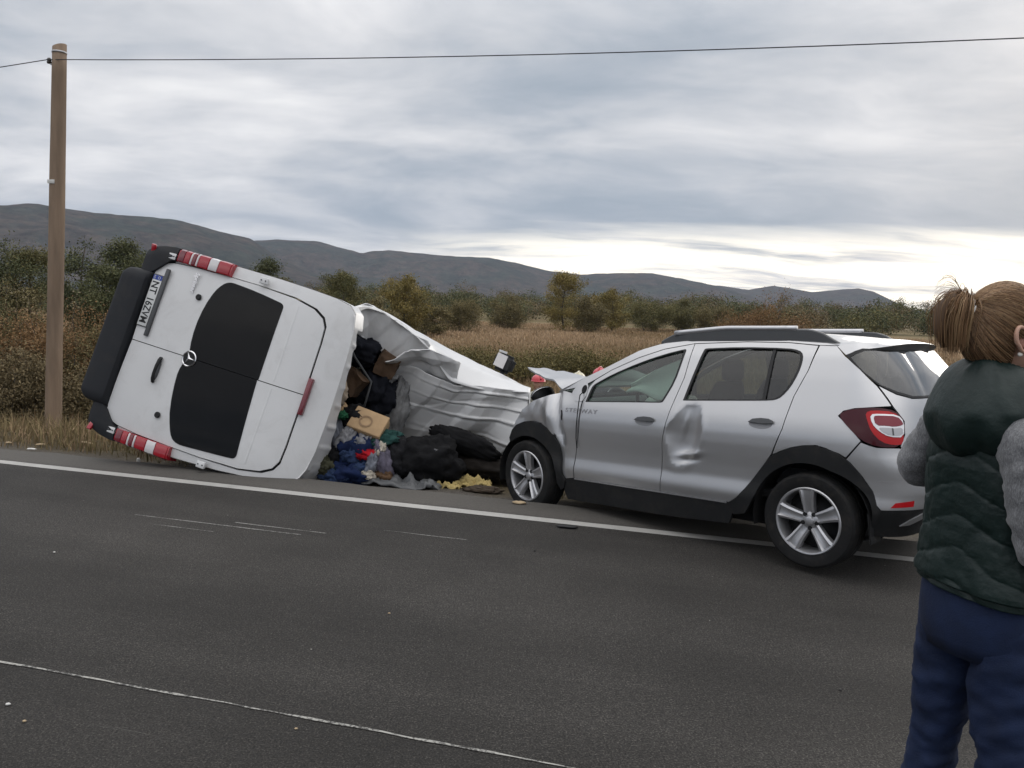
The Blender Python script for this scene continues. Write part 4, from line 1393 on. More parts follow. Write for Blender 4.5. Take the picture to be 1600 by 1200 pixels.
def build_van():
    van = empty('overturned_van', matrix=VM)
    tag(van, 'white panel van lying on its side with its roof torn open', 'van')
    white = mat('white_paint', (.655, .655, .655), .34, coat=.3, var=.04, vscale=1.5, dirt=.16)
    inner = mat('bare_inner_panel', (.50, .50, .50), .55, var=.12, vscale=4, dirt=.35)
    plast = MATS['black_plastic']; grey = MATS['grey_plastic']; dark = MATS['dark_void']; chrome = MATS['chrome']; seal = MATS['seal_rubber']
    bump_m = mat('bumper_plastic', (.017, .0185, .022), .62, spec=.3, bump=.1, bscale=200, dirt=.08, vscale=2)
    red = mat('van_lamp_red', (.34, .012, .022), .14, coat=.8); dred = mat('van_lamp_dark_red', (.16, .02, .03), .16, coat=.8)
    clr = mat('van_lamp_clear', (.62, .60, .60), .15, .1, coat=.8)
    bg = bpy.data.materials.new('black_window'); bg.use_nodes = True
    b = bg.node_tree.nodes['Principled BSDF']; b.inputs['Base Color'].default_value = (.004, .004, .0045, 1); b.inputs['Roughness'].default_value = .12; b.inputs['Specular IOR Level'].default_value = .20
    tn = NT(bg.node_tree); tcn = tn[0]('ShaderNodeTexCoord')
    tn[1](tn[4](tn[5](tcn.outputs['Object'], 2.2, 5, .6), (.4, .05), (.75, .22)), b.inputs['Roughness'])

    # outline of the body seen from behind, left half then right half (the right side took the fall)
    OL = [(.93, .50), (.975, .72), (1.0, 1.05), (1.0, 1.45), (.996, 1.9), (.985, 2.25), (.972, 2.50), (.945, 2.64), (.88, 2.715), (.74, 2.75), (.50, 2.77), (.25, 2.78), (0, 2.782), (-.25, 2.78), (-.48, 2.77), (-.66, 2.745), (-.77, 2.70), (-.835, 2.60), (-.872, 2.45), (-.90, 2.2), (-.935, 1.9), (-.965, 1.45), (-.985, 1.05), (-.965, .72), (-.92, .50)]

    def Rr(y, z):
        x = .045 * (abs(y) / .95) ** 4 + .10 * max(0, (z - 2.1) / .6) ** 2 + .03 * max(0, (1.0 - z) / .5) ** 2 * 0
        x += .0022 * fbm((y * 2, z * 2, 3), 2)
        return (x, y, z)
    Rr.flip = True
    half = lambda pts, s: [(y * s, z) for y, z in pts]
    G = .004
    dl = [(G, .575), (.40, .560), (.68, .552), (.76, .565), (.815, .62), (.845, .72), (.862, .95), (.868, 1.36), (.868, 1.70), (.845, 2.12), (.80, 2.34), (.74, 2.445), (.66, 2.492), (.50, 2.505), (G, 2.512)]
    wl = smoothpoly([(.003, 1.26), (.003, 1.275), (.003, 2.03), (.003, 2.045), (.03, 2.046), (.70, 2.04), (.74, 2.036), (.762, 2.015), (.77, 1.98), (.805, 1.70), (.82, 1.48), (.822, 1.42), (.81, 1.37), (.78, 1.33), (.70, 1.275), (.52, 1.225), (.30, 1.205), (.10, 1.225)], 1)
    wr = smoothpoly([(.003, 1.25), (.003, 1.265), (.003, 2.02), (.003, 2.035), (.03, 2.036), (.70, 2.075), (.745, 2.075), (.77, 2.055), (.778, 2.02), (.80, 1.75), (.82, 1.50), (.82, 1.44), (.81, 1.39), (.78, 1.345), (.70, 1.30), (.52, 1.235), (.22, 1.19), (.10, 1.20)], 1)
    for s, wn in ((1, wl), (-1, wr)):
        d = panel('rear_door', half(dl, s), Rr, white, van, (), .05, .03, .006)
        d['label'] = 'left rear door, uppermost, with the number plate' if s > 0 else 'right rear door, undermost'
        panel('window', half(wn, s), Rr, bg, d, (), .06, .004, .010)
        # pressed fold across the door above the window
        V = []; F = []
        for i in range(25):
            y = s * (.04 + .74 * i / 24)
            for dz, dx in ((-.012, 0), (0, .005), (.012, 0)):
                p = Rr(y, 2.20 - .02 * (i / 24) ** 2 + dz); V.append((p[0] - .0062 - dx, p[1], p[2]))
        for i in range(24):
            for j in range(2):
                F.append((i * 3 + j, i * 3 + j + 1, i * 3 + j + 4, i * 3 + j + 3))
        mk('pressed_fold', V, F, white, d)
        lathe('hinge_stop', [(0, -.012), (.024, -.012), (.03, -.006), (.031, .004)], plast, d, 20, 'X', matrix=Matrix.Translation((-.012, .59 if s > 0 else -.62, 1.135)))
        for hz in (.70, 1.76):
            y = s * (.905 if hz < 1 else .925)
            h = box('hinge', (-.004, y, hz), (.036, .065, .09), white, d, .008)
            for q in (-.024, .024):
                lathe('bolt', [(0, -.027), (.007, -.027), (.008, -.02)], grey, h, 8, 'X', matrix=Matrix.Translation((0, y, hz + q)))
    left_door = [c for c in van.children if c.name.startswith('rear_door')][0]
    right_door = [c for c in van.children if c.name.startswith('rear_door')][1]
    # number plate on the left door
    pm = mat('plate_white', (.62, .63, .62), .4); blue = mat('plate_blue', (.02, .05, .28), .4); blk = mat('plate_black', (.008, .008, .008), .5)
    pl = box('number_plate', (-.016, .420, .632), (.008, .540, .122), blk, left_door, .003)
    box('plate_face', (-.0215, .420, .632), (.004, .524, .108), pm, pl, .001)
    box('plate_band', (-.0243, .658, .632), (.002, .046, .106), blue, pl)
    # van's rear seen from behind: reading direction is -y, up is +z, towards the viewer is -x
    TM = lambda y, z, x: Matrix(((0, 0, -1, x), (-1, 0, 0, y), (0, 1, 0, z), (0, 0, 0, 1)))
    text_mesh('plate_text', 'NT', .112, blk, pl, TM(.622, .592, -.0245), .0008, (.86, 1, 1), .0018)
    text_mesh('plate_text', '16ZVM', .112, blk, pl, TM(.455, .592, -.0245), .0008, (.80, 1, 1), .0018)
    stm = lathe('plate_stars', [(.011, 0), (.015, 0)], pm, pl, 12, 'X', smooth=False, matrix=Matrix.Translation((-.0257, .658, .650)))
    text_mesh('plate_letters', 'RO', .026, pm, pl, TM(.677, .588, -.0256), .0004)
    box('plate_lamp_strip', (-.020, .420, .718), (.030, .700, .042), grey, left_door, .008)
    # model name
    tx = text_mesh('lettering', 'Sprinter', .062, chrome, left_door, TM(.815, 1.025, -.012), .002, (1.0, 1, 1), .001)
    tx.data.transform(Matrix.Identity(4))
    # star badge
    bdg = lathe('badge', [(.064, 0), (.072, -.006), (.080, 0)], chrome, left_door, 32, 'X', matrix=Matrix.Translation((-.018, -.01, 1.265)))
    lathe('badge_ground', [(0, -.001), (.066, -.001), (.070, .004)], plast, bdg, 28, 'X', matrix=Matrix.Translation((-.017, -.01, 1.265)))
    for k in range(3):
        a = R(90 + 120 * k)
        V = []; n_ = 4
        for r, hw in ((0, .016), (.066, .003)):
            for f in (-1, 0, 1):
                V.append((-.019 - (.009 if f == 0 else 0), -.01 + r * math.cos(a) - f * hw * math.sin(a), 1.265 + r * math.sin(a) + f * hw * math.cos(a)))
        mk('badge_arm', V, [(0, 1, 4, 3), (1, 2, 5, 4)], chrome, bdg, False)
    # handle of the right door
    hp = smoothpoly([(-.09, .955), (-.13, .985), (-.21, .992), (-.29, .985), (-.33, .958), (-.29, .935), (-.21, .93), (-.13, .937)], 1)
    panel('handle_recess', hp, Rr, grey, right_door, (), .03, .004, .008)
    tube('handle', [(-.014, -.085, .965), (-.035, -.11, .972), (-.045, -.17, .968), (-.045, -.25, .966), (-.035, -.305, .968), (-.014, -.335, .962)], [(.013, .018), (.016, .02), (.015, .017), (.015, .017), (.016, .02), (.013, .018)], plast, right_door, 10)
    # third brake lamp
    box('high_brake_lamp', (.040, -.01, 2.545), (.05, .36, .050), dred, van, .012)

    # frame round the doors
    frame_out = [(y * .996, z) for y, z in OL[1:-1]]
    hole = [(y + (.006 if y > 0 else -.006) * 1, z) for y, z in half(dl[1:-1], 1)] 
    lo = half(dl, 1); ro = half(dl, -1)
    ring = [(y * 1.008 + .004 + (.008 if z > 2.1 else 0), z + (.015 if z > 2.3 else -.004)) for y, z in lo[1:]] + [(y * 1.008 - .004 - (.008 if z > 2.1 else 0), z + (.015 if z > 2.3 else -.004)) for y, z in ro[1:][::-1]]
    panel('rear_frame', frame_out, Rr, white, van, [ring], .05, .03, -.004)
    box('door_shadow_gap', (.10, 0, 1.52), (.02, 1.70, 1.90), seal, van)

    # tail lamps: a red and clear stack on each rear corner
    for s in (1, -1):
        tl = None
        bands = [(.765, .83, dred), (.835, .895, red), (.90, .925, clr), (.93, .965, dred), (.97, .995, clr), (1.0, 1.115, red), (1.12, 1.225, clr), (1.23, 1.365, red)]
        V = []; F = []
        prof = [(.035, .873), (-.006, .875), (-.012, .89), (-.011, .96), (-.004, .99), (.02, 1.004), (.16, 1.010), (.16, .98)]
        back = loft('tail_lamp', [[(x * .96 + .006, y * .997 * s, z) for x, y in prof] for z in (.752, .76, 1.0, 1.37, 1.38)], red, van)
        back.data.set_sharp_from_angle(angle=R(35))
        for z0, z1, mm in bands:
            o = loft('lens', [[(x, y * s, z0 + .003) for x, y in prof], [(x - .004, (y + .002) * s, (z0 + z1) / 2) for x, y in prof], [(x, y * s, z1 - .003) for x, y in prof]], mm, back)
            o.data.set_sharp_from_angle(angle=R(35))
    # bumper: a step between two corner pieces
    V = []
    rings = []
    for y in list(np.linspace(-.70, -.58, 9)) + list(np.linspace(-.55, .55, 12)) + list(np.linspace(.58, .70, 9)):
        e = math.sqrt(max(0.0, 1 - max(0, (abs(y) - .58) / .12) ** 2))
        sx = -.012 - .065 * e; z0 = .50 - .27 * (.55 + .45 * e)
        hgt = .545 - z0
        prof_ = [(.10, .545), (-.01, .548), (sx * .55, .542), (sx * .88, .525), (sx, .49)] + [(sx, .49 - (hgt - .10) * q) for q in (.33, .66, 1.0)] + [(sx * .9, z0 + .022), (sx * .6, z0 + .004), (-.01, z0), (.10, z0)]
        rings.append([(px_, y, pz_) for px_, pz_ in prof_])
    bo = loft('bumper', rings, bump_m, van); bo.data.set_sharp_from_angle(angle=R(40))
    for s in (1, -1):
        rings = []
        for k, (z, yo, x0) in enumerate([(.40, .90, -.01), (.44, .935, -.02), (.50, .965, -.024), (.57, .985, -.022), (.64, .995, -.02), (.70, 1.003, -.018), (.745, 1.003, -.016)]):
            yi = [.66, .66, .67, .73, .81, .862, .872][k]
            rings.append([(.30, (yo - .02) * s, z), (.30, yo * s, z), (.10, (yo + .008) * s, z), (.0, yo * s, z), (x0, (yo - .05) * s, z), (x0 - .005, (yo - .10) * s if yo - .1 > yi else (yi + .01) * s, z), (x0, yi * s, z), (.05, yi * s, z)])
        co = loft('bumper_corner', rings, bump_m, van); co.data.set_sharp_from_angle(angle=R(45))
        box('corner_reflector', (-.012, .925 * s, .465), (.03, .10, .05), red, co, .010, Matrix.Rotation(R(22 * s), 3, 'Z'))

    # ---- body shell
    def ring_at(x, k0, k1, dz=0.0):
        pts = OL[k0:k1]
        return [(x + .045 * (abs(y) / .95) ** 4 * max(0, 1 - x / .3) + .10 * max(0, (z - 2.1) / .6) ** 2 * max(0, 1 - x / .5), y, z) for y, z in pts]
    X0 = [0.004, .03, .06, .10, .14, .18, .22, .26]
    fl = [ring_at(x, 0, 10) for x in X0]
    for i, x in enumerate(X0):
        fl[i] = [(px_, py_ + .03 * fbm((px_ * 1.8, pz_ * 1.6, 2)) * min(1, x / .5) + (.02 * min(1, x / .6) if pz_ > 2.3 else .0), pz_) for px_, py_, pz_ in fl[i]]
    loft('left_flank', fl, white, van, closed=False)
    loft('right_flank', [ring_at(x, 15, 25) for x in X0], white, van, closed=False)
    # rubbing strip and wheel side details of the upper flank
    zr = lambda y: float(np.interp(y, [-.835, -.77, -.66, -.48, -.25, 0, .25, .50, .74, .88], [2.60, 2.70, 2.745, 2.77, 2.78, 2.782, 2.78, 2.77, 2.75, 2.715]))

    def Roof(y, x):
        z = zr(y) - .10 * 0
        e = 0
        for yk in (-.62, -.42, -.22, -.02, .18, .38, .58):
            e += .010 * math.exp(-((y - yk) / .018) ** 2) * min(1, max(0, (x - .05) / .04))
        z += e + .02 * fbm((y * 2.5, x * 3, 7)) * min(1, max(0, x - .1) * 3)
        return (x + .10 * ((z - 2.1) / .6) ** 2 * max(0, 1 - x / .5), y, z)
    Roof.flip = True
    torn = [(.875, .01), (.875, .13), (.80, .16), (.70, .12), (.60, .17), (.52, .13), (.42, .17), (.30, .16), (.2, .20), (.08, .21), (0, .25), (-.1, .26), (-.2, .31), (-.32, .33), (-.42, .38), (-.55, .40), (-.62, .44), (-.72, .45), (-.80, .47), (-.815, .01)]
    rr = panel('rear_roof_strip', torn, Roof, white, van, (), .035, .012)
    # brackets that stick out of the torn lower corner
    pc = box('torn_bracket', (.42, -.80, 2.72), (.22, .05, .09), white, van, .012, Matrix.Rotation(R(14), 3, 'Z'))
    lathe('bracket_hole', [(0, 0), (.016, 0), (.018, .004)], dark, pc, 12, 'Z', matrix=Matrix.Translation((.46, -.79, 2.768)))

    # ---- torn and crumpled sheets further forward; laid out as they lie, then carried into van coordinates
    def toL(p): return tuple(VI @ Vector(p))

    def resample(line, n):
        line = np.array(line, float); d = np.r_[0, np.cumsum(np.linalg.norm(np.diff(line, axis=0), axis=1))]
        s = np.linspace(0, d[-1], n)
        # smooth curve through the points
        out = np.stack([np.interp(s, d, line[:, k]) for k in range(3)], 1)
        for _ in range(2):
            out[1:-1] = .25 * out[:-2] + .5 * out[1:-1] + .25 * out[2:]
        return out

    def sheet(name, lines, m, nu=40, nv=20, crumple=.02, freq=3.0, seed=0.0, thick=.008, rib=0.0, nrib=5, ribfade=None, sharp=None, edge=0.0):
        Ls = [resample(l, nu) for l in lines]
        t = np.linspace(0, len(Ls) - 1, nv); P = np.zeros((nv, nu, 3))
        for i, a in enumerate(t):
            k = min(int(a), len(Ls) - 2); f = a - k; P[i] = Ls[k] * (1 - f) + Ls[k + 1] * f
        du = np.gradient(P, axis=1); dv = np.gradient(P, axis=0)
        Nn = np.cross(du, dv); Nn /= np.linalg.norm(Nn, axis=2)[..., None] + 1e-9
        if Nn[nv // 2, nu // 2] @ np.array([0, -1, 0.2]) < 0: Nn = -Nn
        Q = P.copy()
        rs = random.Random(int(seed * 10) + 3)
        folds = [(rs.uniform(.5, 1.1) / (1 + .5 * k), math.cos(th) * freq * (.6 + .5 * k), math.sin(th) * freq * (.6 + .5 * k), rs.uniform(0, 2)) for k, th in enumerate([rs.uniform(0, 3.14) for _ in range(4)])]
        for i in range(nv):
            for j in range(nu):
                p = P[i, j]
                c = fbm((p[0] * freq * .6, p[1] * freq * .4, p[2] * freq * .6 + seed), 2)
                h = crumple * (.5 * c + sum(am * (abs((p[0] * ax + p[2] * az_ + .25 * c + ph) % 2 - 1) - .5) for am, ax, az_, ph in folds))
                if rib:
                    v = i / (nv - 1); s = (v * nrib) % 1.0
                    w = ribfade(j / (nu - 1)) if ribfade else 1
                    h += rib * w * math.exp(-((s - .5) / .10) ** 2)
                    h -= rib * .5 * w * math.exp(-((s - .64) / .08) ** 2)
                if edge and (i in (0, nv - 1)):
                    h += edge * fbm((p[0] * 14, 3, p[2] * 14 + seed), 2)
                Q[i, j] = p + Nn[i, j] * h
        V = [toL(q) for q in Q.reshape(-1, 3)]
        F = [(i * nu + j, i * nu + j + 1, (i + 1) * nu + j + 1, (i + 1) * nu + j) for i in range(nv - 1) for j in range(nu - 1)]
        o = mk(name, V, F, m, van, True)
        if sharp: o.data.set_sharp_from_angle(angle=R(sharp))
        md = o.modifiers.new('thick', 'SOLIDIFY'); md.thickness = thick; md.offset = 0
        return o
    SIL = [(-1.82, 8.02, 1.781), (-1.508, 8.25, 1.653), (-1.383, 8.5, 1.57), (-1.066, 8.72, 1.371), (-0.727, 8.9, 1.179), (-0.371, 9.05, 1.002), (-0.077, 9.15, 0.873), (0.195, 9.22, 0.735)]
    FLAP_T = [(-1.585, 7.80, 1.575), (-1.471, 8.05, 1.641), (-1.334, 8.2, 1.562), (-1.135, 8.3, 1.416), (-0.901, 8.4, 1.2)]
    FLAP_B = [(-1.64, 8.02, 1.41), (-1.53, 8.3, 1.282), (-1.357, 8.4, 1.109), (-1.161, 8.45, 1.086), (-0.883, 8.5, 1.147)]
    MID_T = [(-1.324, 8.2, 1.11), (-1.069, 8.25, 1.182), (-0.863, 8.3, 1.187), (-0.684, 8.4, 1.134), (-0.581, 8.5, 1.063)]
    MID_B = [(-1.352, 8.55, 1.017), (-1.097, 8.5, 0.948), (-0.903, 8.5, 0.873), (-0.752, 8.5, 0.837), (-0.597, 8.55, 0.81)]
    TAIL_T = [(-0.727, 8.9, 1.179), (-0.585, 8.95, 1.102), (-0.371, 9.05, 1.002), (-0.077, 9.15, 0.873), (0.195, 9.22, 0.735)]
    TAIL_B = [(-0.636, 8.42, 0.836), (-0.478, 8.5, 0.82), (-0.276, 8.6, 0.81), (-0.033, 8.7, 0.781), (0.202, 8.8, 0.729)]
    RIB_T = [(-1.29, 8.5, 1.064), (-0.955, 8.45, 0.991), (-0.601, 8.5, 0.829), (-0.207, 8.62, 0.804), (0.201, 8.78, 0.732)]
    RIB_M = [(-1.431, 8.65, 0.713), (-1.032, 8.6, 0.608), (-0.647, 8.6, 0.482), (-0.23, 8.65, 0.442), (0.158, 8.75, 0.37)]
    RIB_B = [(-1.615, 8.8, 0.116), (-1.107, 8.75, 0.036), (-0.678, 8.75, -0.056), (-0.251, 8.8, -0.123), (0.255, 8.85, -0.223)]
    mid = lambda A, B, f, off=(0, 0, 0): [tuple(a * (1 - f) + b * f + o for a, b, o in zip(p, q, off)) for p, q in zip(A, B)]
    sheet('roof_flap', [FLAP_T, mid(FLAP_T, FLAP_B, .45, (.0, -.0, .0)), FLAP_B], white, 90, 36, .095, 3.6, 1.0, .008, edge=.03, sharp=16)
    sheet('roof_fold', [MID_T, mid(MID_T, MID_B, .5, (.0, -.03, .0)), MID_B], white, 80, 30, .075, 5.0, 4.0, .008, edge=.02, sharp=16)
    RT = [(-1.60, 7.80, 1.60), (-1.55, 8.02, 1.635)] + SIL[1:]
    RB = [(-1.585, 7.72, 1.55), (-1.53, 7.88, 1.565), (-1.471, 8.04, 1.61), (-1.334, 8.22, 1.562), (-1.10, 8.34, 1.39), (-.88, 8.42, 1.19), (-.66, 8.42, .86), (-.36, 8.55, .775), (-.033, 8.68, .755), (.202, 8.8, .729)]
    sheet('roof_ridge', [RT, mid(resample(RT, 12), resample(RB, 12), .5, (.015, -.02, .035)), RB], white, 60, 16, .010, 2.5, 9.0, .008, edge=.006)
    o = sheet('ribbed_roof_panel', [RIB_T, RIB_M, RIB_B], white, 150, 100, .13, 2.4, 13.0, .006, sharp=15, rib=.021, nrib=5, ribfade=lambda s: .12 + .88 * min(1, max(0, (s - .30) / .45)))
    o['label'] = 'ribbed roof panel, buckled and folded outward'
    # upper flank forward of the rear frame, running down the bank; then floor and nose close the body
    back = lambda d, dz=0: [(x - .94 * d, y + .27 * d, z + .0 * d + dz) for x, y, z in SIL[1:]]
    sheet('upper_flank', [back(0, -.012), back(.10, -.04), back(.7, -.12), back(1.9, -.22)], white, 50, 24, .025, 2.0, 21.0, .008)
    under = [(x + .25 * .2, y + .05, z - 1.55) for x, y, z in back(1.95)]
    sheet('underbody', [back(1.92, -.05), under], dark, 20, 8, .03, 2, 2.0, .02)
    nose = [(.195, 9.22, .735), (-.4, 9.4, .80), (-1.0, 9.6, .95), (-1.6, 9.76, 1.10)]
    noseb = [(x + .1, y + .05, -1.0) for x, y, z in nose]
    sheet('crushed_nose', [nose, mid(nose, noseb, .5, (.05, .08, 0)), noseb], white, 24, 14, .08, 2.5, 31.0, .01)
    sheet('crushed_nose_side', [[(.20, 8.79, .73), (.20, 9.0, .745), (.196, 9.22, .735)], [(.22, 8.3, -.10), (.28, 8.9, -.3), (.28, 9.27, -.6)]], white, 12, 14, .02, 3, 37.0, .01)
    # inside of the load bay seen through the tear
    brown = mat('load_lining', (.050, .030, .020), .8, var=.4, vscale=3, bump=.2, bscale=12)
    cloth_dk = mat('dark_cloth', (.012, .013, .018), .9, bump=.3, bscale=20)
    box('load_floor', (1.3, .0, .80), (2.5, 1.85, .05), brown, van)
    box('bulkhead', (2.3, 0, 1.5), (.05, 1.7, 1.5), brown, van)
    box('ply_panel', (1.45, .30, 2.05), (.30, .50, .03), mat('plywood', (.17, .085, .045), .75, var=.3, vscale=6), van, .004, Matrix.Rotation(R(25), 3, 'X'))
    for (c, s, r, mm) in [((.75, .55, 2.0), (.5, .45, .4), 20, cloth_dk), ((1.15, -.1, 1.9), (.5, .6, .5), -15, cloth_dk), ((.9, -.5, 2.1), (.45, .5, .4), 8, cloth_dk)]:
        q = box('bundle', c, s, mm, van, .12, Matrix.Rotation(R(r), 3, 'Y'), 4)
        for v in q.data.vertices:
            v.co += Vector((fbm(v.co * 3), fbm(v.co * 3 + Vector((9, 0, 0))), fbm(v.co * 3 + Vector((0, 9, 0))))) * .06
    # seat belt strap and hoop
    tube('load_strap', [toL((-1.75, 8.0, 1.45)), toL((-1.6, 8.1, 1.1)), toL((-1.45, 8.2, .85)), toL((-1.5, 8.1, .6))], .012, grey, van, 6)

    # door mirror of the upper side, standing up behind the ridge
    Mm = Matrix.Translation(VI @ Vector((-.10, 9.60, .99))) @ VROT.transposed().to_4x4()
    hb = bmesh.new(); bmesh.ops.create_cube(hb, size=1)
    bmesh.ops.scale(hb, vec=(.26, .13, .22), verts=hb.verts)
    bmesh.ops.bevel(hb, geom=hb.edges[:], offset=.045, segments=3, affect='EDGES')
    hb.transform(Mm @ Matrix.Rotation(R(22), 4, 'Y') @ Matrix.Rotation(R(-18), 4, 'Z'))
    mo = mkbm('door_mirror', hb, plast, van, True, 40)
    gb = bmesh.new(); bmesh.ops.create_cube(gb, size=1)
    bmesh.ops.scale(gb, vec=(.13, .012, .16), verts=gb.verts)
    gb.transform(Mm @ Matrix.Rotation(R(22), 4, 'Y') @ Matrix.Translation((-.055, -.066, .015)) @ Matrix.Rotation(R(-14), 4, 'Z'))
    mkbm('mirror_glass', gb, clr, mo)
    tube('mirror_arm', [toL((-.10, 9.6, .93)), toL((-.14, 9.56, .84)), toL((-.22, 9.45, .78))], .03, plast, mo, 8)
    box_w = bmesh.new(); bmesh.ops.create_cube(box_w, size=1); bmesh.ops.scale(box_w, vec=(.10, .02, .025), verts=box_w.verts)
    box_w.transform(Mm @ Matrix.Rotation(R(18), 4, 'Y') @ Matrix.Translation((-.06, -.02, .125)))
    mkbm('mirror_cap', box_w, white, mo)
    return van


VAN = build_van()
# ------------------------------------------------------------------ what spilled out of the van
def cloth_mat(name, c, rough=.9):
    return mat(name, c, rough, bump=.35, bscale=40, var=.35, vscale=9, spec=.15)


def lump(name, label, cat, loc, size, m, seed=0.0, fold=.30, rot=(0, 0, 0), flat=.0, group=None, n=56, sharp=4.0):
    """crumpled bundle: a squashed ball broken by hanging folds"""
    V = []; F = []
    for i in range(n):
        for j in range(n // 2 + 1):
            a = 2 * math.pi * i / n; b = math.pi * j / (n // 2)
            d = Vector((math.cos(a) * math.sin(b), math.sin(a) * math.sin(b), math.cos(b)))
            q = d * sharp * .5 + Vector((seed * 3.1, seed, -seed))
            wq = q + Vector((fbm(q * .9 + Vector((4, 1, 7)), 2), fbm(q * .9 + Vector((1, 8, 2)), 2), fbm(q * .9, 2))) * .55
            r = 1 + fold * (1.0 * fbm(q * .8, 3) + 1.25 * (.4 - abs(mnoise.noise(wq * 1.5))) + .75 * (.35 - abs(mnoise.noise(wq * 3.4))) + .35 * (.3 - abs(mnoise.noise(wq * 7.5))))
            p = Vector((d.x * size[0] * r, d.y * size[1] * r, d.z * size[2] * r))
            V.append(p)
    h = n // 2 + 1
    for i in range(n):
        for j in range(n // 2):
            F.append((i * h + j, i * h + j + 1, ((i + 1) % n) * h + j + 1, ((i + 1) % n) * h + j))
    rm = Matrix.Rotation(R(rot[2]), 3, 'Z') @ Matrix.Rotation(R(rot[1]), 3, 'Y') @ Matrix.Rotation(R(rot[0]), 3, 'X')
    L_ = Vector(loc); g = None
    W_ = []
    for v in V:
        p = rm @ v
        zg = float(zground(L_.x + p.x, L_.y + p.y)) + .005
        if L_.z + p.z < zg: p.z = zg - L_.z
        W_.append(p)
    o = mk(name, W_, F, m); o.location = L_
    tag(o, label, cat, group)
    return o


def rag(name, label, cat, loc, size, m, seed, rotz=0, h=.05, group=None, nx=30, ny=22):
    V = []; F = []
    for i in range(nx):
        for j in range(ny):
            u, v = i / (nx - 1) * 2 - 1, j / (ny - 1) * 2 - 1
            k = .82 + .25 * fbm((u * 1.3 + seed, v * 1.3, 2))
            x, y = u * size[0] * k, v * size[1] * k
            c, s = math.cos(R(rotz)), math.sin(R(rotz)); x, y = x * c - y * s, x * s + y * c
            f = (.5 - abs(mnoise.noise(Vector((u * 1.6 + seed, v * 2.6, seed))))) * 1.6 + .8 * fbm((u * 3 + seed, v * 3, 1))
            z = float(zground(loc[0] + x, loc[1] + y)) + .006 + max(0, h * f * (1 - .5 * max(abs(u), abs(v)) ** 4))
            V.append((x, y, z - loc[2]))
    for i in range(nx - 1):
        for j in range(ny - 1):
            a = i * ny + j; F.append((a, a + ny, a + ny + 1, a + 1))
    o = mk(name, V, F, m); o.location = loc
    md = o.modifiers.new('t', 'SOLIDIFY'); md.thickness = .006; md.offset = 1
    tag(o, label, cat, group)
    return o


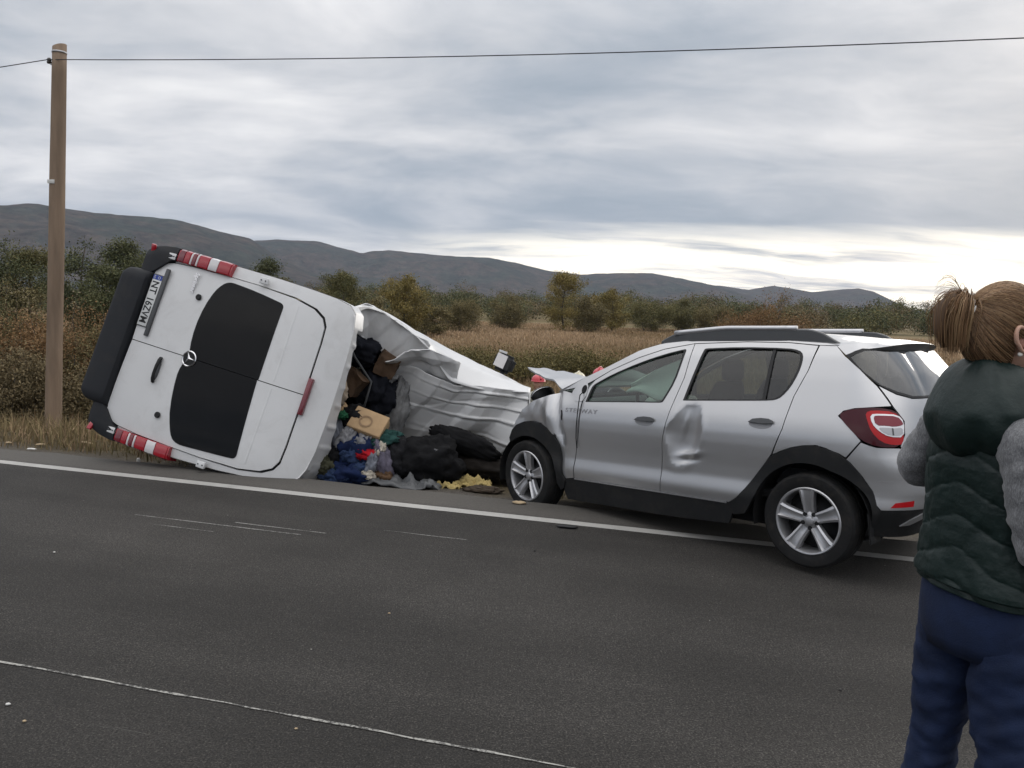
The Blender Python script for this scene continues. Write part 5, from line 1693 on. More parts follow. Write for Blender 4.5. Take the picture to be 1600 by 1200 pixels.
def debris():
    navy = cloth_mat('navy_cloth', (.010, .018, .055)); blue = cloth_mat('blue_cloth', (.028, .046, .10)); grey = cloth_mat('grey_cloth', (.13, .14, .16))
    lgrey = cloth_mat('pale_grey_cloth', (.17, .18, .21)); black = cloth_mat('black_cloth', (.010, .010, .011)); red = cloth_mat('red_cloth', (.36, .012, .02))
    teal = cloth_mat('teal_cloth', (.02, .055, .05)); yel = cloth_mat('yellow_cloth', (.38, .295, .125)); tarp = mat('grey_tarp', (.085, .088, .092), .5, bump=.2, bscale=12, var=.2)
    pale = cloth_mat('cream_cloth', (.42, .38, .32)); olive = cloth_mat('olive_cloth', (.055, .055, .035))
    card = mat('cardboard', (.40, .27, .15), .85, var=.15, vscale=9, bump=.1, bscale=150)
    g = 'clothes and bags spilled from the van'
    z = -.11
    # the pile, from the ground up
    lump('clothes_bundle', 'navy clothes at the road-side foot of the spilled pile', 'clothes', (-1.56, 7.66, -.02), (.20, .14, .11), navy, 1.2, .38, group=g)
    lump('clothes_bundle', 'bright blue patterned cloth under the navy clothes', 'clothes', (-1.68, 7.60, -.05), (.12, .10, .075), blue, 2.6, .4, group=g)
    lump('clothes_bundle', 'pale grey padded jacket hanging out of the torn bay', 'clothes', (-1.72, 7.90, .28), (.12, .13, .30), lgrey, 3.3, .32, (8, -14, 10), group=g)
    lump('clothes_bundle', 'dark blue jumper in the middle of the pile', 'clothes', (-1.50, 7.86, .16), (.24, .18, .20), navy, 4.7, .35, group=g)
    lump('clothes_bundle', 'steel blue garment on the pile left of the red cloth', 'clothes', (-1.55, 7.72, .17), (.11, .08, .09), blue, 5.1, .42, (0, 20, 30), group=g)
    lump('clothes_bundle', 'small red garment lying on the pile', 'clothes', (-1.37, 7.70, .19), (.115, .07, .055), red, 6.4, .35, (0, 8, 12), group=g)
    lump('clothes_bundle', 'cream scarf end beside the red garment', 'clothes', (-1.26, 7.69, .23), (.045, .05, .07), pale, 7.2, .35, (0, 25, 0), group=g)
    lump('clothes_bundle', 'mauve grey shirt drooping right of the red garment', 'clothes', (-1.24, 7.72, .09), (.09, .10, .19), cloth_mat('mauve_cloth', (.12, .11, .145)), 8.9, .34, (0, -10, 0), group=g)
    lump('clothes_bundle', 'dark teal cloth under the cardboard box', 'clothes', (-1.30, 7.88, .30), (.22, .15, .10), teal, 9.3, .34, group=g)
    lump('clothes_bundle', 'black cloth in the shade behind the cardboard box', 'clothes', (-1.55, 7.95, .46), (.15, .14, .15), black, 10.1, .3, group=g)
    lump('clothes_bundle', 'small cream rag at the foot of the pile', 'clothes', (-1.36, 7.60, .0), (.06, .05, .05), pale, 11.7, .42, group=g)
    lump('clothes_bundle', 'olive cloth at the torn lower corner of the van', 'clothes', (-1.78, 7.66, .06), (.09, .09, .10), olive, 12.5, .35, group=g)
    white = cloth_mat('white_cloth', (.21, .21, .22)); green = cloth_mat('green_cloth', (.02, .09, .045)); brown = cloth_mat('brown_cloth', (.10, .06, .035))
    for (q, sz, mm, sd, rt, l) in [((-1.60, 7.74, .33), (.07, .05, .10), white, 31.2, (0, 30, 20), 'white shirt end hanging below the padded jacket'), ((-1.46, 7.70, .03), (.06, .05, .04), white, 32.7, (0, 10, 40), 'white scrap of cloth between the navy clothes'),
                                    ((-1.66, 7.80, .55), (.05, .04, .035), green, 33.4, (0, 0, 0), 'bright green cloth tip left of the cardboard box'), ((-1.44, 7.64, .06), (.10, .05, .05), blue, 34.8, (0, -12, 20), 'blue printed shirt at the road-side edge of the pile'),
                                    ((-1.33, 7.64, .10), (.05, .05, .09), lgrey, 35.1, (0, 18, 0), 'pale grey sleeve hanging beside the mauve shirt'), ((-1.70, 7.70, .14), (.07, .06, .09), black, 36.6, (0, 0, 0), 'black sock bundle above the olive cloth'),
                                    ((-1.45, 7.72, .30), (.07, .05, .06), white, 37.9, (0, -30, 0), 'white and blue cloth tucked under the cardboard box'), ((-1.22, 7.64, -.02), (.08, .05, .06), brown, 38.3, (0, 0, 0), 'brown cloth between the pile and the tarpaulin'),
                                    ((-1.62, 7.62, .02), (.06, .04, .05), teal, 39.5, (0, 20, 0), 'teal rag on the bright blue cloth'), ((-.70, 7.76, .24), (.035, .03, .012), white, 40.2, (0, 10, 30), 'white label on top of the black holdall')]:
        lump('clothes_bundle', l, 'clothes', q, sz, mm, sd, .48, rt, group=g, n=40, sharp=5.5)
    # cardboard box, crushed and tipped
    root = empty('cardboard_box', (-1.40, 7.80, .50)); tag(root, 'brown cardboard box tipped on top of the spilled pile', 'box')
    az = Vector((.12, -.72, .68)).normalized(); ax = Vector((.80, .18, -.55)); ax = (ax - az * ax.dot(az)).normalized(); ay = az.cross(ax)
    rm = Matrix((ax, ay, az)).transposed()
    def plate(name, c, s):
        o = box(name, c, s, card, root, .004)
        for v in o.data.vertices:
            v.co = rm @ (v.co + Vector((0, 0, .008 * fbm(v.co * 5))))
        return o
    plate('bottom', (0, 0, 0), (.34, .25, .008)); plate('side', (0, .125, -.075), (.34, .008, .15)); plate('side', (0, -.125, -.075), (.34, .008, .15))
    plate('end', (.17, 0, -.075), (.008, .25, .15)); plate('end', (-.17, 0, -.075), (.008, .25, .15))
    pr = lathe('printed_ring', [(.052, 0), (.068, 0)], mat('box_print', (.25, .165, .095), .85), root, 20, 'Z', smooth=False)
    for v in pr.data.vertices: v.co = rm @ (v.co + Vector((-.02, -.015, .0115)))
    lump('paper_bag', 'beige paper bag stuck in the edge of the torn bay', 'bag', (-1.74, 7.98, .73), (.075, .09, .13), mat('paper', (.36, .29, .22), .9, bump=.3, bscale=20), 13.3, .3, (0, 12, 0))
    lump('carton', 'squashed brown carton inside the torn bay', 'carton', (-1.73, 8.02, .52), (.09, .10, .14), card, 14.4, .22)
    lump('holdall', 'large black holdall in front of the ribbed roof panel', 'bag', (-.86, 7.92, .10), (.36, .22, .235), black, 15.8, .26)
    lump('holdall', 'black rucksack between the holdall and the pile', 'bag', (-1.12, 7.90, .12), (.19, .18, .20), cloth_mat('charcoal_cloth', (.016, .016, .018)), 16.2, .24)
    lump('seat_cushion', 'black seat cushion leaning on the ribbed roof panel', 'cushion', (-.46, 8.20, .25), (.37, .10, .115), black, 17.1, .17, (0, 20, -6))
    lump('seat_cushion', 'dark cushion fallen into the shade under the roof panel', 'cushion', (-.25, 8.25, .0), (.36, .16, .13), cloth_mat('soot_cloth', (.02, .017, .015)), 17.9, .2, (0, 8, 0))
    rag('tarpaulin', 'crumpled grey tarpaulin spread on the gravel by the pile', 'tarpaulin', (-1.02, 7.62, z), (.46, .15, 0), tarp, 18.3, -8, .10)
    rag('yellow_cloth', 'larger yellow cloth on the earth near the car wheel', 'cloth', (-.36, 7.86, z), (.22, .10, 0), yel, 19.4, 12, .10, 'yellow cloths on the earth')
    rag('yellow_cloth', 'smaller yellow cloth next to the black holdall', 'cloth', (-.60, 7.68, z), (.16, .055, 0), yel, 20.6, -6, .06, 'yellow cloths on the earth')
    lump('torn_trim', 'brown trodden clod and trim in front of the yellow cloths', 'debris', (-.25, 7.60, -.10), (.16, .08, .03), mat('mud', (.05, .036, .024), .95, bump=.5, bscale=30), 21.4, .4)
    # load still held in the torn bay
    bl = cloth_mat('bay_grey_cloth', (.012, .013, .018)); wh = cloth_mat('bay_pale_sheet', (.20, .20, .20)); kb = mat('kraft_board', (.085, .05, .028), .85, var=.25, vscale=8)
    gb = 'load left in the torn bay'
    lump('clothes_bundle', 'dark grey bundle high in the torn bay', 'clothes', (-1.62, 8.32, 1.17), (.20, .17, .16), bl, 51.0, .3, group=gb)
    lump('clothes_bundle', 'black bundle in the middle of the torn bay', 'clothes', (-1.46, 8.45, .72), (.22, .18, .24), bl, 52.3, .32, group=gb)
    lump('clothes_bundle', 'grey sheet slumped between the bay and the ribbed panel', 'clothes', (-1.24, 8.52, .50), (.12, .10, .30), wh, 53.1, .3, (0, 14, 0), group=gb)
    lump('clothes_bundle', 'crumpled pale sheet corner in the torn bay', 'clothes', (-1.32, 8.42, .86), (.10, .07, .05), wh, 54.9, .4, (0, -25, 0), group=gb)
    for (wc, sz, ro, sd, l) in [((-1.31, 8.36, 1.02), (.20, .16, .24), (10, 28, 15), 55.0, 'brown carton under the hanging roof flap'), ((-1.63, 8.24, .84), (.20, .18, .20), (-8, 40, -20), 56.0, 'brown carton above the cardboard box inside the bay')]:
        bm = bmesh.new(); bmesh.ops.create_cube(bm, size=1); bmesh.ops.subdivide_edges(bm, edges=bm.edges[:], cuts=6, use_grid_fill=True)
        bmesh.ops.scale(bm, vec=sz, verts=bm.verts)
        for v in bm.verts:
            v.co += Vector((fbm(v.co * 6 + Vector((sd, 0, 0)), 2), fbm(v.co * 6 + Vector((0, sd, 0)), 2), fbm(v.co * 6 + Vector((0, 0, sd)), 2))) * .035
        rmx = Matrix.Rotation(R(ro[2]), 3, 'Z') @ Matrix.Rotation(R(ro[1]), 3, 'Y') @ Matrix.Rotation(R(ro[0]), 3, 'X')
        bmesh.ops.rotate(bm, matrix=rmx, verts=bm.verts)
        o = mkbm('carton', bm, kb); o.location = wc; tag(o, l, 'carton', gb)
    # small litter
    lt = mat('white_litter', (.62, .61, .58), .6); tn = mat('tan_litter', (.42, .32, .20), .8); bk = mat('black_litter', (.012, .012, .013), .5)
    gl = 'litter scattered on the verge and road'
    for (x, y, s, m, l, r) in [(-5.23, 8.62, (.045, .02, .010), lt, 'white scrap on the gravel left of the van', 10), (-5.38, 9.05, (.05, .02, .008), tn, 'tan scrap in the grass edge behind the white scrap', 25),
                               (-5.08, 9.45, (.11, .016, .012), tn, 'long tan splinter in the grass near the van bumper', -24), (-3.86, 8.20, (.02, .015, .03), lt, 'tiny white chip under the lower tail lamp', 0),
                               (-5.75, 9.05, (.03, .02, .008), tn, 'tan scrap at the left edge of the verge', 0)]:
        lump('scrap', l, 'litter', (x, y, float(zground(x, y)) + .03), s, m, x + y, .35, (0, 0, r), group=gl, n=12)
    lump('plastic_shard', 'black plastic shard on the road inside the edge line', 'litter', (.47, 6.02, .012), (.075, .022, .012), bk, 3.0, .35, (0, 0, -10), group=gl, n=14)
    for k, (x, y, r, l) in enumerate([(-.62, 4.2, .007, 'pale chip on the near lane in front of the van roof'), (1.55, 3.5, .007, 'white chip on the lane beside the vest'), 
                                      (-2.0, 3.1, .010, 'dark chip close to the thin line at the left edge'), (-1.86, 2.98, .008, 'white chip just below the thin line at the left'), (.2, 5.4, .009, 'dark chip near the black shard'), (-2.9, 5.0, .008, 'white chip beside the scrape marks'), (-.8, 3.0, .007, 'tan chip beside the thin line in mid picture')]):
        lump('stone_chip', l, 'stone', (x, y, r * .6), (r, r * .8, r * .6), [tn, bk, lt][k % 3], k * 1.7, .3, group='stone chips on the near lane', n=8)
    lump('scrap', 'cream splinter lying against the flat front tyre', 'litter', (.10, 6.72, float(zground(.10, 6.72)) + .012), (.05, .03, .012), tn, 61.0, .35, group=gl, n=14)
    lump('scrap', 'tan crumb on the shoulder between the tyre and the yellow cloths', 'litter', (-.30, 6.98, float(zground(-.30, 6.98)) + .010), (.03, .02, .010), tn, 62.0, .35, group=gl, n=12)
    # scrape marks left on the asphalt
    pm = paint_material('scrape', .50, (.30, .29, .275))
    for t0, t1, n_, w in [(-4.25, -2.9, 5.02, .012), (-3.45, -2.75, 5.12, .010), (-2.35, -1.75, 5.35, .008), (-3.95, -3.5, 4.86, .006)]:
        strip('scrape_mark', t0, t1, n_, n_ + w, .003, pm, .05, .006, None, road_o)


debris()
# ------------------------------------------------------------------ people
def skin_mesh(joints, edges, root, sub=2):
    """continuous body grown round a skeleton: joints {name: (position, radius or (rx, ry))}"""
    me = bpy.data.meshes.new('sk'); names = list(joints)
    me.from_pydata([joints[n][0] for n in names], [(names.index(a), names.index(b)) for a, b in edges], [])
    o = bpy.data.objects.new('sk', me); COL.objects.link(o)
    md = o.modifiers.new('s', 'SKIN'); md.branch_smoothing = .6
    sv = me.skin_vertices[0].data
    for i, n in enumerate(names):
        r = joints[n][1]; sv[i].radius = (r, r) if isinstance(r, (int, float)) else r
        sv[i].use_root = (n == root)
    sd = o.modifiers.new('d', 'SUBSURF'); sd.levels = sub; sd.render_levels = sub
    dg = bpy.context.evaluated_depsgraph_get(); dg.update()
    out = bpy.data.meshes.new_from_object(o.evaluated_get(dg)); bpy.data.objects.remove(o)
    out.polygons.foreach_set('use_smooth', [True] * len(out.polygons))
    return out


def head_verts(c, fwd, h=.235, n=34, m=28):
    """head with brow, nose, lips, chin and sockets; fwd is where the face looks"""
    fwd = Vector(fwd).normalized(); up = Vector((0, 0, 1)); rt = fwd.cross(up).normalized()
    V = []; F = []
    for j in range(m + 1):
        b = math.pi * j / m
        for i in range(n):
            a = 2 * math.pi * i / n
            x, y, z = math.sin(b) * math.cos(a), math.sin(b) * math.sin(a), math.cos(b)   # x forward, y right, z up
            px, py, pz = x * .098, y * .076, z * h / 2
            if z < 0:
                k = -z
                py *= 1 - .30 * k * k; px *= 1 - .10 * k if x > 0 else 1 - .38 * k
                if x > 0: px += .006 * k
            if x > .3:
                pz_r = pz / (h / 2)
                g = lambda cy, cz, sy, sz: math.exp(-((py - cy) / sy) ** 2 - ((pz_r - cz) / sz) ** 2)
                px += .024 * g(0, -.22, .012, .10) + .012 * g(0, -.05, .009, .16) + .005 * g(0, .16, .05, .08)
                px -= .010 * (g(.032, .02, .016, .10) + g(-.032, .02, .016, .10))
                px += .006 * g(0, -.50, .022, .05) + .007 * g(0, -.62, .020, .05) - .004 * g(0, -.56, .022, .02)
                px += .008 * g(0, -.85, .025, .10)
            V.append(Vector(c) + fwd * px + rt * py + up * pz)
    for j in range(m):
        for i in range(n):
            F.append((j * n + i, (j + 1) * n + i, (j + 1) * n + (i + 1) % n, j * n + (i + 1) % n))
    return V, F, fwd, rt, up


def ell(name, c, r, m, parent, axes=None, n=16):
    V = []; F = []; A = axes or (Vector((1, 0, 0)), Vector((0, 1, 0)), Vector((0, 0, 1)))
    for j in range(n // 2 + 1):
        b = math.pi * j / (n // 2)
        for i in range(n):
            a = 2 * math.pi * i / n
            V.append(Vector(c) + A[0] * (r[0] * math.sin(b) * math.cos(a)) + A[1] * (r[1] * math.sin(b) * math.sin(a)) + A[2] * (r[2] * math.cos(b)))
    for j in range(n // 2):
        for i in range(n):
            F.append((j * n + i, (j + 1) * n + i, (j + 1) * n + (i + 1) % n, j * n + (i + 1) % n))
    return mk(name, V, F, m, parent)


def merge_into(me, V, F):
    bm = bmesh.new(); bm.from_mesh(me)
    vs = [bm.verts.new(v) for v in V]
    for f in F:
        try: bm.faces.new([vs[i] for i in f])
        except ValueError: pass
    bmesh.ops.recalc_face_normals(bm, faces=bm.faces)
    for f in bm.faces: f.smooth = True
    bm.to_mesh(me); bm.free()


def limb_tube(name, pts, rad, m, parent, seg=28, per=None, wr=.004, freq=26, seed=0.0, steps=44, cap=True):
    """sleeve or trouser leg along a smooth path with cross wrinkles"""
    P = np.array(pts, float); d = np.r_[0, np.cumsum(np.linalg.norm(np.diff(P, axis=0), axis=1))]
    s = np.linspace(0, d[-1], steps)
    C = np.stack([np.interp(s, d, P[:, k]) for k in range(3)], 1)
    for _ in range(4): C[1:-1] = .25 * C[:-2] + .5 * C[1:-1] + .25 * C[2:]
    rr = np.interp(s, d, rad)
    V = []; F = []; prev = None
    for i in range(steps):
        t = Vector(C[min(i + 1, steps - 1)] - C[max(i - 1, 0)]).normalized()
        a = t.cross(Vector((0, 0, 1)) if abs(t.z) < .9 else Vector((0, 1, 0))).normalized() if prev is None else (prev - t * prev.dot(t)).normalized()
        prev = a; b = t.cross(a)
        for k in range(seg):
            th = 2 * math.pi * k / seg
            q = a * math.cos(th) + b * math.sin(th)
            p = Vector(C[i])
            w = wr * (fbm((s[i] * freq + .8 * math.cos(th + seed), math.cos(th) * 1.2, math.sin(th) * 1.2 + seed), 3)) * 1.6 + wr * .8 * (.5 - abs(mnoise.noise(Vector((s[i] * freq * .6 + math.sin(th * 2 + seed), math.cos(th) + seed, math.sin(th))))))
            V.append(p + q * (rr[i] + w))
    for i in range(steps - 1):
        for k in range(seg):
            F.append((i * seg + k, i * seg + (k + 1) % seg, (i + 1) * seg + (k + 1) % seg, (i + 1) * seg + k))
    if cap:
        F.append(tuple(range(seg))[::-1]); F.append(tuple((steps - 1) * seg + k for k in range(seg)))
    return mk(name, V, F, m, parent)


def knit_material():
    m = bpy.data.materials.new('grey_melange_knit'); m.use_nodes = True
    t = m.node_tree; t.nodes.clear()
    N, L, M, MIX, RAMP, NOISE, MAP = NT(t)
    out = N('ShaderNodeOutputMaterial'); b = N('ShaderNodeBsdfPrincipled'); L(b.outputs[0], out.inputs[0])
    tc = N('ShaderNodeTexCoord'); ob = tc.outputs['Object']
    f = NOISE(MAP(ob, scale=(1, 1, .35)), 320, 3, .7); g = NOISE(ob, 40, 4, .6)
    c = RAMP(M('ADD', M('MULTIPLY', f, .7), M('MULTIPLY', g, .3)), (.32, (.075, .077, .082)), (.5, (.17, .172, .18)), (.68, (.31, .312, .32)))
    L(c, b.inputs['Base Color']); b.inputs['Roughness'].default_value = .95; b.inputs['Sheen Weight'].default_value = .2
    bn = N('ShaderNodeBump'); bn.inputs['Strength'].default_value = .5; bn.inputs['Distance'].default_value = .003
    L(f, bn.inputs['Height']); L(bn.outputs[0], b.inputs['Normal'])
    return m


def woman():
    C = Vector((1.256, 2.06, 0)); az = R(68)
    f = Vector((math.sin(az), math.cos(az), 0)); r = Vector((math.cos(az), -math.sin(az), 0)); up = Vector((0, 0, 1))
    def at(fr, ri, z): return C + f * fr + r * ri + up * z
    person = empty('person', C.copy())
    tag(person, 'person with light brown ponytail in dark green quilted vest and blue jeans', 'person')
    inv = Matrix.Translation(-C)
    skin = mat('skin', (.50, .30, .22), .5, subsurf=.12, var=.08, vscale=12, bump=.05, bscale=90)
    vestm = mat('vest_fabric', (.0045, .0150, .0130), .5, bump=.15, bscale=45, bdetail=5, var=.15, vscale=9)
    knit = knit_material()
    denim = mat('denim', (.0055, .0145, .048), .85, bump=.2, bscale=260, var=.30, vscale=10)
    shoe = mat('shoe_leather', (.03, .018, .014), .5); hairm = mat('hair', (.2, .12, .07), .42, attr='tint', spec=.35)
    hz = 1.672
    hc = at(-.006, .005, hz); hf = Vector((math.sin(R(90)), math.cos(R(90)), -.03)).normalized()
    J = {
        'pelvis': (at(.01, 0, .94), (.075, .06)), 'waist': (at(.01, 0, 1.08), (.08, .065)), 'chest': (at(.01, 0, 1.27), (.09, .07)), 'upper': (at(.0, 0, 1.40), (.07, .055)),
        'neck': (at(.005, 0, 1.50), .050), 'nape': (at(-.004, .004, 1.60), .048),
        'hipL': (at(.012, -.07, .86), .058), 'kneeL': (at(.02, -.106, .52), .038), 'ankL': (at(-.02, -.115, .09), .030), 'toeL': (at(.13, -.13, .04), .035),
        'hipR': (at(.012, .07, .86), .058), 'kneeR': (at(.02, .106, .52), .038), 'ankR': (at(-.02, .115, .09), .030), 'toeR': (at(.14, .125, .04), .035),
        'shL': (at(-.005, -.155, 1.42), .052), 'elL': (at(.01, -.235, 1.27), .036), 'wrL': (at(.19, -.15, 1.36), .026), 'haL': (at(.235, -.10, 1.39), .03),
        'shR': (at(-.04, .140, 1.42), .050), 'elR': (at(-.03, .188, 1.155), .036), 'wrR': (at(.20, .08, 1.20), .026), 'haR': (at(.225, .02, 1.215), .03)}
    E = [('pelvis', 'waist'), ('waist', 'chest'), ('chest', 'upper'), ('upper', 'neck'), ('neck', 'nape'), ('pelvis', 'hipL'), ('hipL', 'kneeL'), ('kneeL', 'ankL'), ('ankL', 'toeL'), ('pelvis', 'hipR'), ('hipR', 'kneeR'), ('kneeR', 'ankR'), ('ankR', 'toeR'),
         ('upper', 'shL'), ('shL', 'elL'), ('elL', 'wrL'), ('wrL', 'haL'), ('upper', 'shR'), ('shR', 'elR'), ('elR', 'wrR'), ('wrR', 'haR')]
    # fingers: four and a thumb from each palm, curled round the other arm
    for s, ha in (('L', J['haL'][0]), ('R', J['haR'][0])):
        dr = r if s == 'L' else -r
        for q in range(4):
            b0 = ha + dr * .03 + up * (.027 - .018 * q); ln = (.030, .034, .032, .026)[q]
            J[f'f{s}{q}a'] = (b0, .010); J[f'f{s}{q}b'] = (b0 + dr * ln + f * .004, .009); J[f'f{s}{q}c'] = (b0 + dr * (ln + .018) - f * .016, .008)
            E += [(f'ha{s}', f'f{s}{q}a'), (f'f{s}{q}a', f'f{s}{q}b'), (f'f{s}{q}b', f'f{s}{q}c')]
        J[f't{s}a'] = (ha + up * .035 + f * .012, .011); J[f't{s}b'] = (ha + up * .06 + dr * .02 + f * .014, .009)
        E += [(f'ha{s}', f't{s}a'), (f't{s}a', f't{s}b')]
    me = skin_mesh(J, E, 'pelvis', 2)
    HV, HF, hfw, hrt, hup = head_verts(hc, hf)
    merge_into(me, HV, HF)
    me.transform(inv)
    body = bpy.data.objects.new('body', me); COL.objects.link(body); me.materials.append(skin); body.parent = person

    def fin(o):
        o.data.transform(inv); o.parent = person
        return o
    # eyes, lips, brows, ears
    dk = mat('eye', (.05, .03, .02), .15); lip = mat('lips', (.42, .17, .15), .45)
    for s in (1, -1):
        fin(ell('eye', hc + hf * .080 + hrt * (.032 * s) + hup * .004, (.009, .013, .009), dk, None, (hf, hrt, hup), 10))
        # ear: rim, bowl and lobe
        ec = hc + hrt * (.074 * s) - hf * .004 + hup * -.012
        V = []; F = []
        for i in range(22):
            a = 2 * math.pi * i / 22
            for j in range(8):
                b = 2 * math.pi * j / 8
                rr = 1.0; ex = .018 + .0055 * math.cos(b); ez = .030 + .0055 * math.cos(b)
                lob = .8 if math.sin(a) < -.5 else 1
                V.append(ec + hf * (ex * math.cos(a) * lob - .006 * math.sin(a)) + hup * (ez * math.sin(a)) + hrt * (s * (.006 + .006 * math.sin(b) + .006 * (-math.cos(a)) + .002)))
        for i in range(22):
            for j in range(8):
                F.append((i * 8 + j, i * 8 + (j + 1) % 8, ((i + 1) % 22) * 8 + (j + 1) % 8, ((i + 1) % 22) * 8 + j))
        fin(mk('ear', V, F, skin))
        fin(ell('ear_bowl', ec + hrt * (.001 * s), (.016, .004, .027), mat('ear_shade', (.38, .20, .15), .6), None, (hf, hrt, hup), 14))
        fin(ell('earring', ec - hup * .037 + hrt * (.006 * s), (.006, .006, .006), mat('pearl', (.75, .72, .66), .2), None, None, 10))
    fin(ell('mouth', hc + hf * .090 - hup * .066, (.006, .021, .006), lip, None, (hf, hrt, hup), 10))

    # ---- jeans
    def legp(side):
        s = -1 if side == 'L' else 1
        return [at(.01, .065 * s, .99), at(.015, .078 * s, .86), at(.018, .090 * s, .70), at(.02, .106 * s, .52), at(.0, .112 * s, .38), at(-.015, .115 * s, .22), at(-.02, .115 * s, .085)]
    fin(limb_tube('jeans_leg', legp('L'), [.085, .087, .077, .062, .062, .054, .046], denim, None, 36, None, .0060, 24, 1.0, 90))
    fin(limb_tube('jeans_leg', legp('R'), [.085, .087, .077, .062, .062, .054, .046], denim, None, 36, None, .0060, 24, 5.0, 90))
    rings = []
    for z, a, b in ((.83, .130, .078), (.87, .142, .092), (.92, .149, .096), (.98, .148, .094), (1.05, .136, .086)):
        rings.append([at(b * math.cos(t) - .012 * (math.cos(t) < 0), a * math.sin(t), z) for t in np.linspace(0, 2 * np.pi, 33)[:-1]])
    fin(loft('jeans_seat', rings, denim, None))
    for s in (-1, 1):
        fo = at(.045, .125 * s, 0)
        rg = []
        for x, w, h in ((-.09, .026, .07), (-.06, .036, .085), (0, .040, .085), (.06, .043, .065), (.12, .040, .045), (.155, .022, .03)):
            rg.append([fo + f * x + r * (w * math.sin(t)) + up * (max(0.004, .5 * h * (1 - math.cos(t)))) for t in np.linspace(0, 2 * np.pi, 17)[:-1]])
        fin(loft('shoe', rg, shoe, None))

    # ---- sleeves
    fin(limb_tube('sleeve', [at(.0, -.110, 1.43), at(.0, -.150, 1.41), at(.0, -.190, 1.355), at(-.005, -.222, 1.30), at(.015, -.240, 1.265), at(.08, -.205, 1.30), at(.18, -.145, 1.355)], [.050, .058, .054, .050, .048, .044, .036], knit, None, 30, None, .0035, 30, 2.0, 70))
    fin(limb_tube('sleeve', [at(-.04, .110, 1.44), at(-.05, .145, 1.415), at(-.055, .165, 1.33), at(-.05, .180, 1.24), at(-.03, .188, 1.155), at(.06, .175, 1.16), at(.19, .095, 1.195)], [.060, .078, .074, .068, .064, .050, .036], knit, None, 30, None, .0045, 30, 7.0, 70))

    # ---- quilted vest: puffed bands parted by stitched seams, the bands dipping in a V down the back
    zs = np.linspace(1.0, 1.475, 210); nt = 120; rings = []
    for z in zs:
        a = float(np.interp(z, [.965, 1.03, 1.10, 1.17, 1.25, 1.33, 1.40, 1.44, 1.475], [.170, .170, .158, .152, .157, .164, .158, .136, .090]))
        b = float(np.interp(z, [.965, 1.03, 1.10, 1.17, 1.25, 1.33, 1.40, 1.44, 1.475], [.150, .150, .140, .134, .138, .142, .134, .118, .085]))
        rg = []
        for t in np.linspace(0, 2 * np.pi, nt + 1)[:-1]:
            ct, st = math.cos(t), math.sin(t)
            ca = abs(ct) ** .85 * (1 if ct > 0 else -1); sa = abs(st) ** .85 * (1 if st > 0 else -1)
            vz = z + .075 * abs(st) * (1 if ct < 0 else .6) + .012 * fbm((ct * 1.5, st * 1.5, z * 3), 2)
            ph = (vz - .945) / .086
            k = abs(math.sin(math.pi * ph))
            puff = .0075 * (min(1, k * 1.15) ** .30 - .75)
            wr = .0028 * fbm((st * 8, ct * 8, vz * 22), 4) * (1.8 - k) + .005 * fbm((st * 2, ct * 2, z * 5 + 5), 2)
            if z < 1.018: puff -= .008
            # armhole draws in at the shoulder
            am = math.exp(-((z - 1.36) / .07) ** 2) * max(0, abs(st) - .82) / .18
            q = puff + wr - .022 * am
            bk_ = 1.0 if ct > 0 else .80
            rg.append(at(b * bk_ * ca + q * ct, a * sa + q * st, z - .028 * st * 1 * max(0, (1.1 - z) / .135) * .6))
        rings.append(rg)
    v = fin(loft('vest', rings, vestm, None)); v['label'] = 'dark green quilted sleeveless vest'
    # hood lying on the back and shoulders: a thick roll round the neck
    V = []; F = []; na, nb = 110, 56
    for i in range(na):
        a = 2 * math.pi * i / na                      # 0 = front, pi = back
        back = .5 - .5 * math.cos(a)
        sd = math.sin(a)
        cx = -.135 * back + .105 * (1 - back) ; rx = .105 + .045 * abs(sd)
        ctr = at(.070 - .168 * back, (.102 + .006 * back) * sd, 1.487 - .022 * back + .025 * (1 - back))
        ra = .032 + .030 * back; rz = .050 + .056 * back
        out_d = (f * (-math.cos(a) * -1) * 1.0)
        od = (f * math.cos(a) + r * sd).normalized()
        for j in range(nb):
            b = 2 * math.pi * j / nb
            w = .008 * fbm((math.cos(a) * 2.5, sd * 2.5, b * .9), 3) + .020 * (.28 - abs(mnoise.noise(Vector((math.cos(a) * 1.6 + b * .35, sd * 1.6, b * .55 + 3))))) + .006 * (.3 - abs(mnoise.noise(Vector((math.cos(a) * 5, sd * 5, b * 1.5)))))
            rad = 1 + w * 10
            # upper edge stands up against the hair
            zz = rz * math.sin(b) * rad
            V.append(ctr + od * (ra * math.cos(b) * rad - (.32 * max(0, zz))) + up * (zz + .035 * back * max(0, math.sin(b))))
    for i in range(na):
        for j in range(nb):
            F.append((i * nb + j, i * nb + (j + 1) % nb, ((i + 1) % na) * nb + (j + 1) % nb, ((i + 1) % na) * nb + j))
    fin(mk('hood', V, F, vestm))

    # ---- hair combed back into a ponytail
    tie = hc - hf * .092 + hup * .064
    cap_r = (.106, .084, .126)
    # scalp cap under the strands
    V = []; F = []; cols = []
    strands = []
    rs = np.random.default_rng(3)
    base_c = np.array([.185, .105, .055]); lite = np.array([.36, .235, .125]); darkc = np.array([.085, .048, .028])
    def onhead(d, k=1.0):
        return hc + hf * (d.x * cap_r[0] * k) + hrt * (d.y * cap_r[1] * k) + hup * (d.z * cap_r[2] * k) + hup * .004
    tdir = Vector((-.85, 0, .48)).normalized()
    starts = []
    for k in range(4200):
        d = Vector(rs.normal(0, 1, 3)).normalized()
        if d.x > .50 and d.z < .55: continue
        if d.x > .18 and d.z < .10: continue                # face and ears stay clear
        if d.z < -.62 or (d.x > -.12 and d.z < -.12): continue
        starts.append(d)
